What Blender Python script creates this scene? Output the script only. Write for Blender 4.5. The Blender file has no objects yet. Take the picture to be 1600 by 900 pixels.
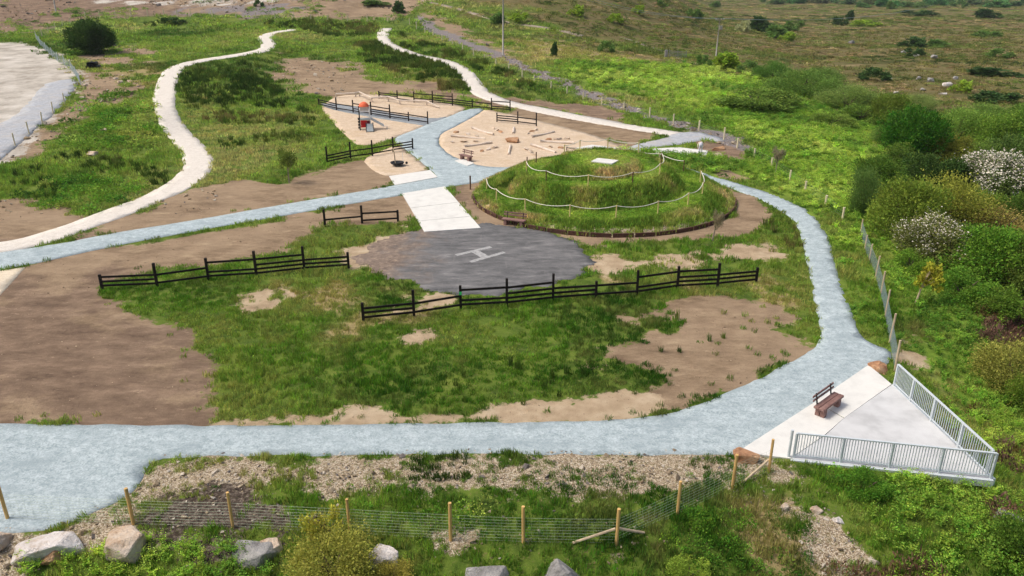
import bpy, bmesh, math, random
import numpy as np
from mathutils import Vector, Matrix, geometry as mgeo
random.seed(7); rng = np.random.default_rng(7)
scn = bpy.context.scene
C = scn.collection
R = math.radians

# ------------------------------------------------------------------ camera
CAM_H = 18.0; FPX = 1200.0; PITCH = math.atan(0.4)
cd = bpy.data.cameras.new('camera'); cam = bpy.data.objects.new('camera', cd); C.objects.link(cam)
cam.location = (0, 0, CAM_H); cam.rotation_euler = (math.pi/2 - PITCH, 0, 0)
cd.sensor_width = 36; cd.lens = 36*FPX/1600; cd.clip_start = 0.5; cd.clip_end = 9000
scn.camera = cam
# ------------------------------------------------------------------ sky, sun, exposure
w = bpy.data.worlds.new('World'); scn.world = w; w.use_nodes = True
nt = w.node_tree; nt.nodes.clear()
sky = nt.nodes.new('ShaderNodeTexSky'); sky.sky_type = 'NISHITA'; sky.sun_disc = False
SUN_EL, SUN_AZ = R(57), R(-92)          # azimuth measured from +Y towards +X
sky.sun_elevation = SUN_EL; sky.sun_rotation = SUN_AZ
sky.air_density = 1.0; sky.dust_density = 6.0; sky.ozone_density = 0.6; sky.altitude = 50
bg = nt.nodes.new('ShaderNodeBackground'); bg.inputs['Strength'].default_value = 0.125
wo = nt.nodes.new('ShaderNodeOutputWorld')
nt.links.new(sky.outputs[0], bg.inputs[0]); nt.links.new(bg.outputs[0], wo.inputs[0])
sd = bpy.data.lights.new('sun', 'SUN'); sd.energy = 1.9; sd.angle = R(16); sd.color = (1, .955, .88)
so = bpy.data.objects.new('sun', sd); C.objects.link(so)
sv = Vector((math.sin(SUN_AZ)*math.cos(SUN_EL), math.cos(SUN_AZ)*math.cos(SUN_EL), math.sin(SUN_EL)))
so.rotation_euler = sv.to_track_quat('Z', 'Y').to_euler(); so.location = (-40, 60, 90)
vs = scn.view_settings; vs.view_transform = 'Standard'; vs.look = 'None'; vs.gamma = 1; vs.use_curve_mapping = False
vs.exposure = 0.10
scn.render.engine = 'CYCLES'
scn.cycles.max_bounces = 5; scn.cycles.diffuse_bounces = 3; scn.cycles.glossy_bounces = 2
scn.cycles.transmission_bounces = 2; scn.cycles.transparent_max_bounces = 4
scn.cycles.use_denoising = True

# ------------------------------------------------------------------ helpers
def lin(r, g, b, k=1.0):
    f = lambda c: (c/255/12.92 if c/255 <= .04045 else ((c/255+.055)/1.055)**2.4)*k
    return (f(r), f(g), f(b))
def sstep(a, b, x):
    t = np.clip((x-a)/(b-a), 0, 1); return t*t*(3-2*t)
def _hash(ix, iy, s):
    n = (ix.astype(np.int64)*374761393 + iy.astype(np.int64)*668265263 + s*1274126177) & 0x7fffffff
    n = (n ^ (n >> 13))*1274126177 & 0x7fffffff
    return ((n ^ (n >> 16)) & 0xffff)/65535.0
def vnoise(x, y, s=0):
    x = np.asarray(x, float); y = np.asarray(y, float)
    ix = np.floor(x); iy = np.floor(y); fx = x-ix; fy = y-iy
    fx = fx*fx*(3-2*fx); fy = fy*fy*(3-2*fy)
    a = _hash(ix, iy, s); b = _hash(ix+1, iy, s); c = _hash(ix, iy+1, s); d = _hash(ix+1, iy+1, s)
    return (a*(1-fx)+b*fx)*(1-fy) + (c*(1-fx)+d*fx)*fy
def fbm(x, y, s=0, o=3):
    t = 0; a = .5; n = 0
    for k in range(o):
        t = t + a*vnoise(x*2**k, y*2**k, s+k*17); n += a; a *= .5
    return t/n

# the mound (a spiral grass hill)
MX, MY, MR = 7.9, 65.5, 11.2
def mound_z(x, y):
    dx = x-MX; dy = y-MY; r = np.hypot(dx, dy)
    ph = np.mod(np.arctan2(dy, dx) + math.pi, 2*math.pi)/(2*math.pi)   # 0 at the left, growing through the front
    hw = .95
    R0 = 9.3-3.4*ph; Z0 = .45+1.5*ph; R1 = R0-3.4; Z1 = Z0+1.5
    Z1 = np.minimum(Z1, 3.0)
    z = np.zeros_like(r)
    def seg(ra, za, rb, zb, zz):
        t = np.clip((ra-r)/np.maximum(ra-rb, .05), 0, 1); t = t*t*(3-2*t)*.6+t*.4
        return np.where((r <= ra) & (r > rb), za+(zb-za)*t, zz)
    ro = np.maximum(R0+hw, .5)
    z = seg(MR, .1, ro, Z0, z); z = seg(ro, Z0, R0-hw, Z0+.08, z)
    z = seg(R0-hw, Z0+.08, R1+hw, Z1, z); z = seg(R1+hw, Z1, np.maximum(R1-hw, .4), Z1+.05, z)
    ri = np.maximum(R1-hw, .4)
    z = seg(ri, Z1+.05, np.maximum(ri-1.1, .05), np.full_like(r, 3.1), z)
    z = np.where(r <= np.maximum(ri-1.1, .05), 3.1, z)
    return z
def base_h(x, y):
    x = np.asarray(x, float); y = np.asarray(y, float)
    z = .022*(np.clip(y, 38, 125)-38)
    # hillside rising at the far left
    left = sstep(40, -25, x - .22*(y-100))
    z = z + left*(.055*np.maximum(np.minimum(y, 260)-95, 0) + .13*np.maximum(np.minimum(y, 300)-185, 0))
    # left bank by the yard
    z = z + 1.2*sstep(-38, -46, x+.0*y)*sstep(75, 95, y)
    # ground falling away to the right of the netted fence and below the platform
    fx = np.interp(y, [0, 18, 28, 36, 50, 70, 100, 140, 220, 400], [17, 14.5, 15.6, 18, 21, 29, 34, 40, 60, 110])
    d = x - fx
    z = z - 2.6*sstep(0, 26, d) - .9*sstep(0, 7, d)*sstep(44, 30, y)
    # bank below the near fence
    z = z - 1.5*sstep(22.6, 17, y+0*x) - 6*sstep(18, -10, y)
    # far swell of the bog
    z = z + (fbm(x/60, y/60, 5)-.5)*2.2*sstep(90, 200, y)
    z = z + 4*sstep(350, 900, y)*(fbm(x/260, y/260, 9)-.45)
    return z
def H(x, y):
    return base_h(x, y) + mound_z(np.asarray(x, float), np.asarray(y, float))
cp, sp = math.cos(PITCH), math.sin(PITCH)
def ray(px, py):
    u = px-800; v = 450-py
    return np.array([u, FPX*cp+v*sp, -FPX*sp+v*cp])/FPX
_T = np.geomspace(14, 4000, 5000)
def P(px, py, hf=None):
    """where the line of sight through a photo pixel meets the ground"""
    d = ray(px, py); hf = hf or H
    zz = CAM_H + d[2]*_T; g = zz - hf(d[0]*_T, d[1]*_T)
    i = int(np.argmax(g < 0))
    if g[i] >= 0: i = len(_T)-1
    a, b = _T[max(i-1, 0)], _T[i]
    for _ in range(22):
        m = .5*(a+b)
        if CAM_H + d[2]*m - float(hf(d[0]*m, d[1]*m)) < 0: b = m
        else: a = m
    return Vector((d[0]*b, d[1]*b, CAM_H+d[2]*b))
def PB(px, py): return P(px, py, base_h)
def PZ(px, py, z):
    d = ray(px, py); t = (z-CAM_H)/d[2]; return Vector((d[0]*t, d[1]*t, z))
def ztop(p, py):
    d = ray(800, py); return CAM_H + p.y*d[2]/d[1]
def gz(x, y): return float(H(x, y))
def world(poly): return np.array([P(*q)[:2] for q in poly])
def worldB(poly): return np.array([PB(*q)[:2] for q in poly])

def sdist(poly, x, y):
    """signed distance to a polygon, positive inside"""
    best = np.full(x.shape, 1e9); ins = np.zeros(x.shape, bool); n = len(poly)
    for i in range(n):
        ax, ay = poly[i]; bx, by = poly[(i+1) % n]
        ex, ey = bx-ax, by-ay; L = ex*ex+ey*ey+1e-12
        t = np.clip(((x-ax)*ex+(y-ay)*ey)/L, 0, 1)
        best = np.minimum(best, (x-ax-t*ex)**2+(y-ay-t*ey)**2)
        c = (ay > y) != (by > y)
        ins ^= c & (x < (bx-ax)*(y-ay)/((by-ay) if by != ay else 1e-12)+ax)
    return np.where(ins, 1, -1)*np.sqrt(best)
def cover(poly, x, y, feather):
    out = np.zeros(x.shape); m = feather*1.2
    k = (x > poly[:, 0].min()-m) & (x < poly[:, 0].max()+m) & (y > poly[:, 1].min()-m) & (y < poly[:, 1].max()+m)
    if k.any(): out[k] = np.clip(.5+.5*sdist(poly, x[k], y[k])/feather, 0, 1)
    return out

# objects
def link(o, parent=None):
    C.objects.link(o)
    if parent: o.parent = parent
    return o
def tag(o, label=None, cat=None, group=None, kind=None):
    if label: o['label'] = label
    if cat: o['category'] = cat
    if group: o['group'] = group
    if kind: o['kind'] = kind
    return o
def empty(name, loc, rz=0, label=None, cat=None, group=None):
    o = bpy.data.objects.new(name, None); o.location = loc; o.rotation_euler[2] = rz; o.empty_display_size = .3
    return tag(link(o), label, cat, group)
def mesh_np(name, v, f, mat=None, smooth=False):
    me = bpy.data.meshes.new(name)
    if isinstance(f, np.ndarray):
        k = f.shape[1]
        me.vertices.add(len(v)); me.vertices.foreach_set('co', np.asarray(v, np.float32).ravel())
        me.loops.add(f.size); me.loops.foreach_set('vertex_index', f.astype(np.int32).ravel())
        me.polygons.add(len(f)); me.polygons.foreach_set('loop_start', np.arange(0, f.size, k, dtype=np.int32))
        me.update(calc_edges=True)
    else:
        me.from_pydata([tuple(q) for q in v], [], f); me.update()
    if smooth: me.polygons.foreach_set('use_smooth', np.ones(len(me.polygons), bool))
    if mat: me.materials.append(mat)
    return me
class MB:
    def __init__(s): s.v = []; s.f = []
    def add(s, v, f):
        o = len(s.v); s.v += [tuple(q) for q in v]; s.f += [tuple(i+o for i in q) for q in f]; return s
    def box(s, c, d, rz=0, taper=1.0, ry=0):
        x, y, z = d[0]/2, d[1]/2, d[2]/2; M = Matrix.Translation(c) @ Matrix.Rotation(rz, 4, 'Z') @ Matrix.Rotation(ry, 4, 'Y')
        vs = [M @ Vector((sx*x*(taper if sz > 0 else 1), sy*y*(taper if sz > 0 else 1), sz*z)) for sz in (-1, 1) for sx, sy in ((-1, -1), (1, -1), (1, 1), (-1, 1))]
        return s.add(vs, [(3, 2, 1, 0), (4, 5, 6, 7), (0, 1, 5, 4), (1, 2, 6, 5), (2, 3, 7, 6), (3, 0, 4, 7)])
    def beam(s, a, b, wd, ht, up=(0, 0, 1)):
        a = Vector(a); b = Vector(b); t = (b-a).normalized(); sd_ = t.cross(Vector(up))
        if sd_.length < 1e-4: sd_ = t.cross(Vector((0, 1, 0)))
        sd_.normalize(); u = sd_.cross(t); sd_ = sd_*wd/2; u = u*ht/2
        vs = [p+q for p in (a, b) for q in (-sd_-u, sd_-u, sd_+u, -sd_+u)]
        return s.add(vs, [(3, 2, 1, 0), (4, 5, 6, 7), (0, 1, 5, 4), (1, 2, 6, 5), (2, 3, 7, 6), (3, 0, 4, 7)])
    def tube(s, pts, rad, n=6, cap=True):
        pts = [Vector(p) for p in pts]; m = len(pts); rad = rad if hasattr(rad, '__len__') else [rad]*m
        vs = []
        for i, p in enumerate(pts):
            t = (pts[min(i+1, m-1)]-pts[max(i-1, 0)]).normalized()
            a = t.cross(Vector((0, 0, 1)))
            if a.length < .05: a = t.cross(Vector((0, 1, 0)))
            a.normalize(); b = a.cross(t)
            vs += [p+rad[i]*(math.cos(2*math.pi*k/n)*a+math.sin(2*math.pi*k/n)*b) for k in range(n)]
        fs = [(i*n+k, i*n+(k+1) % n, (i+1)*n+(k+1) % n, (i+1)*n+k) for i in range(m-1) for k in range(n)]
        if cap: fs += [tuple(range(n)), tuple((m-1)*n+k for k in reversed(range(n)))]
        return s.add(vs, fs)
    def lathe(s, prof, n=16, c=(0, 0, 0), M=None):
        c = Vector(c); m = len(prof)
        vs = [Vector((r*math.cos(2*math.pi*k/n), r*math.sin(2*math.pi*k/n), z)) for r, z in prof for k in range(n)]
        vs = [(M @ q if M else q)+c for q in vs]
        return s.add(vs, [(i*n+k, i*n+(k+1) % n, (i+1)*n+(k+1) % n, (i+1)*n+k) for i in range(m-1) for k in range(n)])
    def mesh(s, name, mat, smooth=False):
        me = mesh_np(name, s.v, s.f, mat, smooth)
        return me
    def build(s, name, mat, parent=None, smooth=False, bevel=0):
        o = bpy.data.objects.new(name, s.mesh(name, mat, smooth))
        if bevel:
            b = o.modifiers.new('bevel', 'BEVEL'); b.width = bevel; b.segments = 1; b.limit_method = 'ANGLE'
        return link(o, parent)
def obj(name, me, parent=None, loc=None):
    o = bpy.data.objects.new(name, me)
    if loc is not None: o.location = loc
    return link(o, parent)
def copy_tree(o, parent=None):
    c = o.copy(); C.objects.link(c)
    if parent: c.parent = parent
    for ch in o.children: copy_tree(ch, c)
    return c

# ------------------------------------------------------------------ materials
class NT:
    def __init__(s, name):
        s.m = bpy.data.materials.new(name); s.m.use_nodes = True; s.t = s.m.node_tree; s.t.nodes.clear()
        s.out = s.n('ShaderNodeOutputMaterial'); s.b = s.n('ShaderNodeBsdfPrincipled'); s.l(s.b.outputs[0], s.out.inputs[0])
    def n(s, t, **k):
        q = s.t.nodes.new(t)
        for a, b in k.items(): setattr(q, a, b)
        return q
    def l(s, a, b): s.t.links.new(a, b)
    def val(s, sock, v):
        if hasattr(v, 'links') or isinstance(v, bpy.types.NodeSocket): s.l(v, sock)
        else: sock.default_value = v if not (isinstance(v, tuple) and len(v) == 3 and sock.type == 'RGBA') else (*v, 1)
    def pos(s): 
        if not hasattr(s, '_p'): s._p = s.n('ShaderNodeNewGeometry').outputs['Position']
        return s._p
    def objc(s): return s.n('ShaderNodeTexCoord').outputs['Object']
    def noise(s, scale, detail=4, rough=.6, vec=None, stretch=None, dist=0):
        q = s.n('ShaderNodeTexNoise'); q.inputs['Scale'].default_value = scale; q.inputs['Detail'].default_value = detail
        q.inputs['Roughness'].default_value = rough; q.inputs['Distortion'].default_value = dist
        v = vec or s.pos()
        if stretch:
            mp = s.n('ShaderNodeMapping'); mp.inputs['Scale'].default_value = stretch[:3]
            if len(stretch) > 3: mp.inputs['Rotation'].default_value = (0, 0, stretch[3])
            s.l(v, mp.inputs[0]); v = mp.outputs[0]
        s.l(v, q.inputs['Vector']); return q.outputs['Fac']
    def vor(s, scale, feat='F1', out='Distance', vec=None):
        q = s.n('ShaderNodeTexVoronoi'); q.feature = feat; q.inputs['Scale'].default_value = scale; s.l(vec or s.pos(), q.inputs['Vector'])
        return q.outputs[out]
    def math(s, op, a, b=0.0, c=0.0, clamp=False):
        q = s.n('ShaderNodeMath', operation=op); q.use_clamp = clamp
        for i, v in enumerate((a, b, c)): s.val(q.inputs[i], v)
        return q.outputs[0]
    def ramp(s, fac, stops):
        q = s.n('ShaderNodeValToRGB'); e = q.color_ramp.elements
        while len(e) < len(stops): e.new(.5)
        for k, (p, c) in zip(e, stops): k.position = p; k.color = (*c, 1)
        s.val(q.inputs[0], fac); return q.outputs[0]
    def step(s, x, a, b):
        q = s.n('ShaderNodeMapRange', interpolation_type='SMOOTHSTEP'); s.val(q.inputs[0], x)
        q.inputs[1].default_value = a; q.inputs[2].default_value = b; return q.outputs[0]
    def mix(s, f, a, b, mode='MIX'):
        q = s.n('ShaderNodeMix', data_type='RGBA', blend_type=mode)
        s.val(q.inputs[0], f); s.val(q.inputs[6], a); s.val(q.inputs[7], b); return q.outputs[2]
    def fin(s, col, rough=.85, bump=None, bd=.05, spec=.25, metal=0):
        s.val(s.b.inputs['Base Color'], col); s.val(s.b.inputs['Roughness'], rough)
        s.b.inputs['Specular IOR Level'].default_value = spec; s.b.inputs['Metallic'].default_value = metal
        if bump is not None:
            q = s.n('ShaderNodeBump'); q.inputs['Strength'].default_value = 1; q.inputs['Distance'].default_value = bd
            s.l(bump, q.inputs['Height']); s.l(q.outputs[0], s.b.inputs['Normal'])
        return s.m

def ground_material():
    t = NT('ground_cover')
    A1 = t.n('ShaderNodeVertexColor', layer_name='m1'); A2 = t.n('ShaderNodeVertexColor', layer_name='m2')
    s1 = t.n('ShaderNodeSeparateColor'); s2 = t.n('ShaderNodeSeparateColor')
    t.l(A1.outputs[0], s1.inputs[0]); t.l(A2.outputs[0], s2.inputs[0])
    A3_ = t.n('ShaderNodeVertexColor', layer_name='m3'); s3 = t.n('ShaderNodeSeparateColor'); t.l(A3_.outputs[0], s3.inputs[0]); umber, straw = s3.outputs[0], s3.outputs[1]
    soil, tan, stone = s1.outputs; bog, lush, quarry = s2.outputs; peat = A1.outputs[1]; drain = A2.outputs[1]
    nb = t.noise(.11, 5, .62); nm = t.noise(.75, 6, .68); nf = t.noise(6.0, 5, .7); nx = t.noise(28, 3, .7)
    nst = t.noise(.7, 9, .74, stretch=(.6, 1.2, 1, R(8)))
    edge = t.noise(2.2, 7, .72)     # ~0.5
    def mask(a, wd=.10, amp=1.5):
        e = t.math('MULTIPLY_ADD', edge, amp, -.5*amp)
        return t.step(t.math('ADD', a, e), .5-wd, .5+wd)
    g = t.ramp(nm, [(.28, lin(52, 70, 26)), (.45, lin(82, 104, 38)), (.6, lin(104, 124, 48)), (.78, lin(136, 138, 72))])
    g = t.mix(t.step(nb, .5, .68), g, lin(112, 128, 50))
    g = t.mix(t.step(nf, .56, .72), g, lin(128, 112, 80))
    g = t.mix(t.step(t.math('ADD', straw, t.math('MULTIPLY_ADD', nm, 1.2, -.6)), .45, .75), g, t.ramp(nf, [(.3, lin(126, 112, 74)), (.6, lin(166, 150, 106))]))
    lushc = t.ramp(nm, [(.3, lin(88, 116, 40)), (.5, lin(120, 148, 54)), (.75, lin(146, 160, 78))])
    col = t.mix(lush, g, lushc)
    bogc = t.ramp(t.noise(.10, 9, .74, stretch=(.45, 1.0, 1, R(-6))), [(.36, lin(62, 66, 32)), (.44, lin(96, 95, 52)), (.5, lin(124, 110, 76)), (.55, lin(94, 99, 50)), (.62, lin(138, 122, 88)), (.72, lin(158, 142, 106))])
    bogc = t.mix(t.math('MULTIPLY', t.step(nf, .5, .7), .7), bogc, lin(64, 58, 36))
    col = t.mix(mask(bog, .2), col, bogc)
    soilc = t.ramp(nst, [(.34, lin(112, 94, 75)), (.45, lin(137, 117, 94)), (.55, lin(154, 133, 108)), (.68, lin(180, 159, 130))])
    soilc = t.mix(t.math('MULTIPLY', t.step(nb, .42, .62), .55), soilc, lin(168, 146, 120))
    soilc = t.mix(t.math('MULTIPLY', t.step(t.noise(1.6, 7, .75, stretch=(.55, 1.3, 1, R(12))), .58, .70), .6), soilc, lin(196, 172, 142))
    soilc = t.mix(t.math('MULTIPLY', t.step(t.noise(2.0, 6, .8, stretch=(.2, 2.0, 1, R(4))), .62, .74), .5), soilc, lin(92, 74, 64))
    soilc = t.mix(t.math('MULTIPLY', t.step(t.noise(11, 6, .8), .52, .68), .42), soilc, lin(96, 78, 66))
    soilc = t.mix(t.math('MULTIPLY', mask(umber, .25, 1.0), .8), soilc, t.mix(t.step(t.noise(1.4, 8, .78, stretch=(.6, 1.3, 1, R(14))), .56, .72), t.ramp(nst, [(.36, lin(99, 82, 69)), (.5, lin(122, 102, 86)), (.64, lin(146, 124, 105))]), lin(184, 160, 136)))
    col = t.mix(mask(soil), col, soilc)
    tanc = t.ramp(nm, [(.3, lin(154, 134, 107)), (.5, lin(182, 161, 133)), (.7, lin(204, 186, 158))])
    tanc = t.mix(t.math('MULTIPLY', t.step(nf, .5, .68), .5), tanc, lin(150, 126, 98))
    col = t.mix(mask(tan), col, tanc)
    v = t.vor(27.0, out='Color'); vg = t.n('ShaderNodeSeparateColor'); t.l(v, vg.inputs[0])
    stc = t.ramp(vg.outputs[0], [(0, lin(112, 96, 78)), (.35, lin(156, 138, 114)), (.7, lin(190, 174, 148)), (1, lin(214, 204, 186))])
    stc = t.mix(t.math('MULTIPLY', t.step(nf, .5, .62), .7), stc, lin(112, 104, 66))
    col = t.mix(mask(stone), col, stc)
    pc = t.ramp(t.noise(5, 9, .82), [(.36, lin(44, 37, 31)), (.5, lin(80, 69, 60)), (.64, lin(150, 138, 124))])
    col = t.mix(mask(peat), col, pc)
    dc = t.ramp(nf, [(.3, lin(84, 76, 74)), (.5, lin(132, 124, 122)), (.72, lin(176, 170, 168))])
    col = t.mix(mask(drain), col, dc)
    qc = t.ramp(t.noise(.3, 9, .72), [(.36, lin(160, 152, 140)), (.5, lin(192, 185, 173)), (.66, lin(214, 208, 198))])
    qc = t.mix(t.math('MULTIPLY', t.step(nf, .5, .72), .4), qc, lin(158, 144, 128))
    col = t.mix(mask(quarry), col, qc)
    bare = t.math('MAXIMUM', soil, tan)
    hgt = t.math('ADD', t.math('MULTIPLY', nf, .5), t.math('MULTIPLY', nx, .25))
    return t.fin(col, .95, hgt, .12, .12)
def gravel(name, c0, c1, c2, dark=None, scale=1.0, streak=None, bd=.02, patch=None):
    t = NT(name)
    a = t.noise(2.2*scale, 10, .84, stretch=streak); f = t.noise(7*scale, 8, .85); x = t.vor(17*scale, out='Color')
    sx = t.n('ShaderNodeSeparateColor'); t.l(x, sx.inputs[0])
    c = t.ramp(a, [(.38, c0), (.5, c1), (.62, c2)])
    c = t.mix(t.math('MULTIPLY', t.step(sx.outputs[0], .5, .9), .5), c, c0)
    c = t.mix(t.math('MULTIPLY', t.step(sx.outputs[1], .6, .95), .5), c, c2)
    if dark: c = t.mix(t.math('MULTIPLY', t.step(f, .6, .72), .55), c, dark)
    if patch: c = t.mix(t.math('MULTIPLY', t.step(t.noise(.7, 7, .7, stretch=(.6, 1.2, 1, R(12))), .46, .66), patch[1]), c, patch[0])
    return t.fin(c, .93, t.math('ADD', f, t.math('MULTIPLY', sx.outputs[2], .3)), bd, .15)
def tarmac():
    t = NT('worn_dark_tarmac'); a = t.noise(1.1, 9, .74, stretch=(.5, 1.5, 1, R(-14))); f = t.noise(9, 8, .85)
    c = t.ramp(a, [(.36, lin(86, 86, 87)), (.48, lin(105, 105, 105)), (.58, lin(120, 119, 119)), (.68, lin(146, 144, 142))])
    c = t.mix(t.math('MULTIPLY', t.step(f, .5, .7), .35), c, lin(150, 148, 150))
    arc = t.noise(.8, 3, .5, stretch=(2.6, .4, 1, R(40)), dist=1.2); c = t.mix(t.math('MULTIPLY', t.step(arc, .6, .72), .12), c, lin(164, 160, 158))
    xyz = t.n('ShaderNodeSeparateXYZ'); t.l(t.pos(), xyz.inputs[0])
    d = t.math('MULTIPLY_ADD', xyz.outputs[0], -.16, -.7)     # dirt carried on from the left-hand side
    d = t.math('ADD', d, t.math('MULTIPLY_ADD', t.noise(.5, 8, .7), 1.6, -.8)); dirt = t.ramp(t.noise(2.5, 7, .75), [(.35, lin(104, 88, 78)), (.55, lin(146, 126, 108)), (.7, lin(188, 166, 140))])
    c = t.mix(t.math('MULTIPLY', t.step(d, .1, .7), .75), c, dirt)
    return t.fin(c, .93, f, .015, .15)
def plain(name, c, var=.18, scale=8, rough=.7, metal=0, bump=.004, spec=.3, c2=None, stretch=None):
    t = NT(name); n = t.noise(scale, 5, .65, vec=t.objc(), stretch=stretch)
    d = tuple(k*(1-var*1.6) for k in c); u = tuple(min(1, k*(1+var)) for k in c)
    col = t.ramp(n, [(.3, d), (.5, c), (.72, c2 or u)])
    return t.fin(col, rough, n if bump else None, bump, spec, metal)
def leaf_mat(name, attr_inst):
    """leaves: colour from the object (or the scatter point), varied leaf by leaf"""
    t = NT(name)
    if attr_inst:
        q = t.n('ShaderNodeAttribute', attribute_type='INSTANCER', attribute_name='tint'); base = q.outputs['Color']
    else: base = t.n('ShaderNodeObjectInfo').outputs['Color']
    v = t.n('ShaderNodeAttribute', attribute_type='GEOMETRY', attribute_name='vary')
    sp_ = t.n('ShaderNodeSeparateColor'); t.l(v.outputs['Color'], sp_.inputs[0])
    hs = t.n('ShaderNodeHueSaturation')
    t.l(t.math('MULTIPLY_ADD', sp_.outputs[0], .05, .475), hs.inputs['Hue'])
    t.l(t.math('MULTIPLY_ADD', sp_.outputs[1], .9, .55), hs.inputs['Value']); hs.inputs['Saturation'].default_value = 1.0
    t.l(base, hs.inputs['Color'])
    col = hs.outputs[0]
    m = t.fin(col, .75, None, spec=.15)
    tr = t.n('ShaderNodeBsdfTranslucent'); t.l(col, tr.inputs[0]); mx = t.n('ShaderNodeMixShader'); mx.inputs[0].default_value = .35
    t.l(t.b.outputs[0], mx.inputs[1]); t.l(tr.outputs[0], mx.inputs[2]); t.l(mx.outputs[0], t.out.inputs[0])
    return m

M_ground = ground_material()
M_blue = gravel('blue_grey_gravel', lin(142, 156, 160), lin(172, 186, 190), lin(200, 211, 213), dark=lin(122, 135, 139), streak=(.85, 1.1, 1, R(10)), patch=(lin(148, 162, 167), .65))
M_lime = gravel('pale_limestone_gravel', lin(202, 194, 182), lin(220, 213, 202), lin(232, 226, 217), dark=lin(190, 178, 162))
M_beige = gravel('beige_gravel', lin(204, 188, 162), lin(222, 208, 184), lin(232, 220, 200))
M_sand = gravel('peach_play_sand', lin(188, 166, 140), lin(208, 187, 161), lin(222, 205, 184), patch=(lin(194, 170, 138), .6))
M_tar = tarmac()
M_trk = gravel('worn_track', lin(140, 126, 108), lin(166, 152, 134), lin(184, 172, 156))
M_greytar = gravel('smooth_grey_path', lin(130, 136, 140), lin(146, 152, 156), lin(162, 168, 172))
M_yard = gravel('grey_yard_surface', lin(146, 150, 156), lin(172, 176, 182), lin(194, 197, 200), patch=(lin(186, 178, 166), .5))
M_conc = plain('pale_concrete', lin(220, 219, 213), .07, 1.3, .85, bump=.003, spec=.2)
M_concg = plain('grey_concrete', lin(202, 203, 203), .12, .8, .8, bump=.003, spec=.25)
M_black = plain('dark_stained_timber', lin(34, 26, 24), .35, 5, .7, c2=lin(54, 42, 38), stretch=(1, 1, .3))
M_brown = plain('brown_plastic_timber', lin(136, 104, 96), .2, 6, .7, c2=lin(160, 130, 122), stretch=(.3, 1, 1))
M_sleep = plain('dark_sleeper', lin(84, 58, 48), .3, 6, .8)
M_stake = plain('yellow_stake_wood', lin(226, 204, 140), .15, 7, .8, stretch=(1, 1, .25))
M_stakeb = plain('brown_stake_wood', lin(112, 86, 66), .2, 7, .8, stretch=(1, 1, .25))
M_post = plain('treated_post_wood', lin(216, 176, 112), .2, 6, .8, stretch=(1, 1, .2))
M_postp = plain('pale_post_wood', lin(226, 214, 180), .14, 6, .8, stretch=(1, 1, .2))
M_postg = plain('weathered_post_wood', lin(200, 180, 150), .15, 6, .85, stretch=(1, 1, .2))
M_rope = plain('pale_rope', lin(232, 226, 212), .08, 20, .85)
M_galv = plain('galvanised_steel', lin(206, 214, 218), .06, 6, .6, metal=.1, spec=.4)
M_wire = plain('fence_wire', lin(150, 166, 168), .1, 9, .55, metal=.4)
M_wirep = plain('near_fence_wire', lin(170, 182, 160), .1, 9, .55, metal=.3)
M_log = plain('peeled_log_wood', lin(216, 200, 184), .12, 5, .85, c2=lin(230, 220, 208), stretch=(.3, 1, 1))
M_bark = plain('bark', lin(96, 84, 70), .3, 7, .9)
M_barkp = plain('pale_bark', lin(150, 138, 120), .3, 7, .9)
M_red = plain('red_panel', lin(196, 30, 36), .08, 3, .5)
M_orange = plain('orange_canopy', lin(240, 112, 72), .06, 3, .6)
M_dark = plain('black_plastic', lin(30, 30, 33), .2, 6, .5)
M_white = plain('white_frame_paint', lin(226, 226, 226), .05, 5, .5)
M_rubber = plain('grey_ramp_panel', lin(150, 158, 160), .12, 3, .7)
M_green = plain('green_tag', lin(70, 220, 120), .05, 3, .5)
M_paint = plain('worn_white_paint', lin(166, 166, 165), .3, 6, .9, bump=0)
M_pole = plain('grey_pole_wood', lin(176, 170, 162), .15, 3, .8)
M_gatem = plain('grey_gate_metal', lin(150, 156, 152), .2, 6, .6, metal=.2)
M_leaf = leaf_mat('leaves', False); M_tuft = leaf_mat('scatter_leaves', True)
def rock_mat(name, c, c2, c3):
    t = NT(name); o = t.objc(); n = t.noise(1.6, 6, .65, vec=o); f = t.noise(9, 5, .7, vec=o)
    col = t.ramp(n, [(.3, c3), (.48, c), (.68, c2)]); col = t.mix(t.math('MULTIPLY', t.step(f, .55, .72), .5), col, c3)
    return t.fin(t.mix(t.math('MULTIPLY', t.step(t.noise(3.5, 8, .8, vec=o, dist=.6), .56, .66), .55), col, tuple(k*.5 for k in c3)), .95, t.math('ADD', n, f), .09, .15)
M_rkw = rock_mat('white_limestone', lin(222, 214, 208), lin(236, 232, 228), lin(188, 168, 146))
M_rkg = rock_mat('grey_rock', lin(152, 150, 148), lin(180, 178, 174), lin(112, 108, 104))
M_rkb = rock_mat('tan_rock', lin(186, 142, 108), lin(212, 176, 140), lin(140, 98, 72))
M_rkp = rock_mat('pink_cream_rock', lin(208, 188, 166), lin(226, 214, 200), lin(178, 142, 108))

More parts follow.
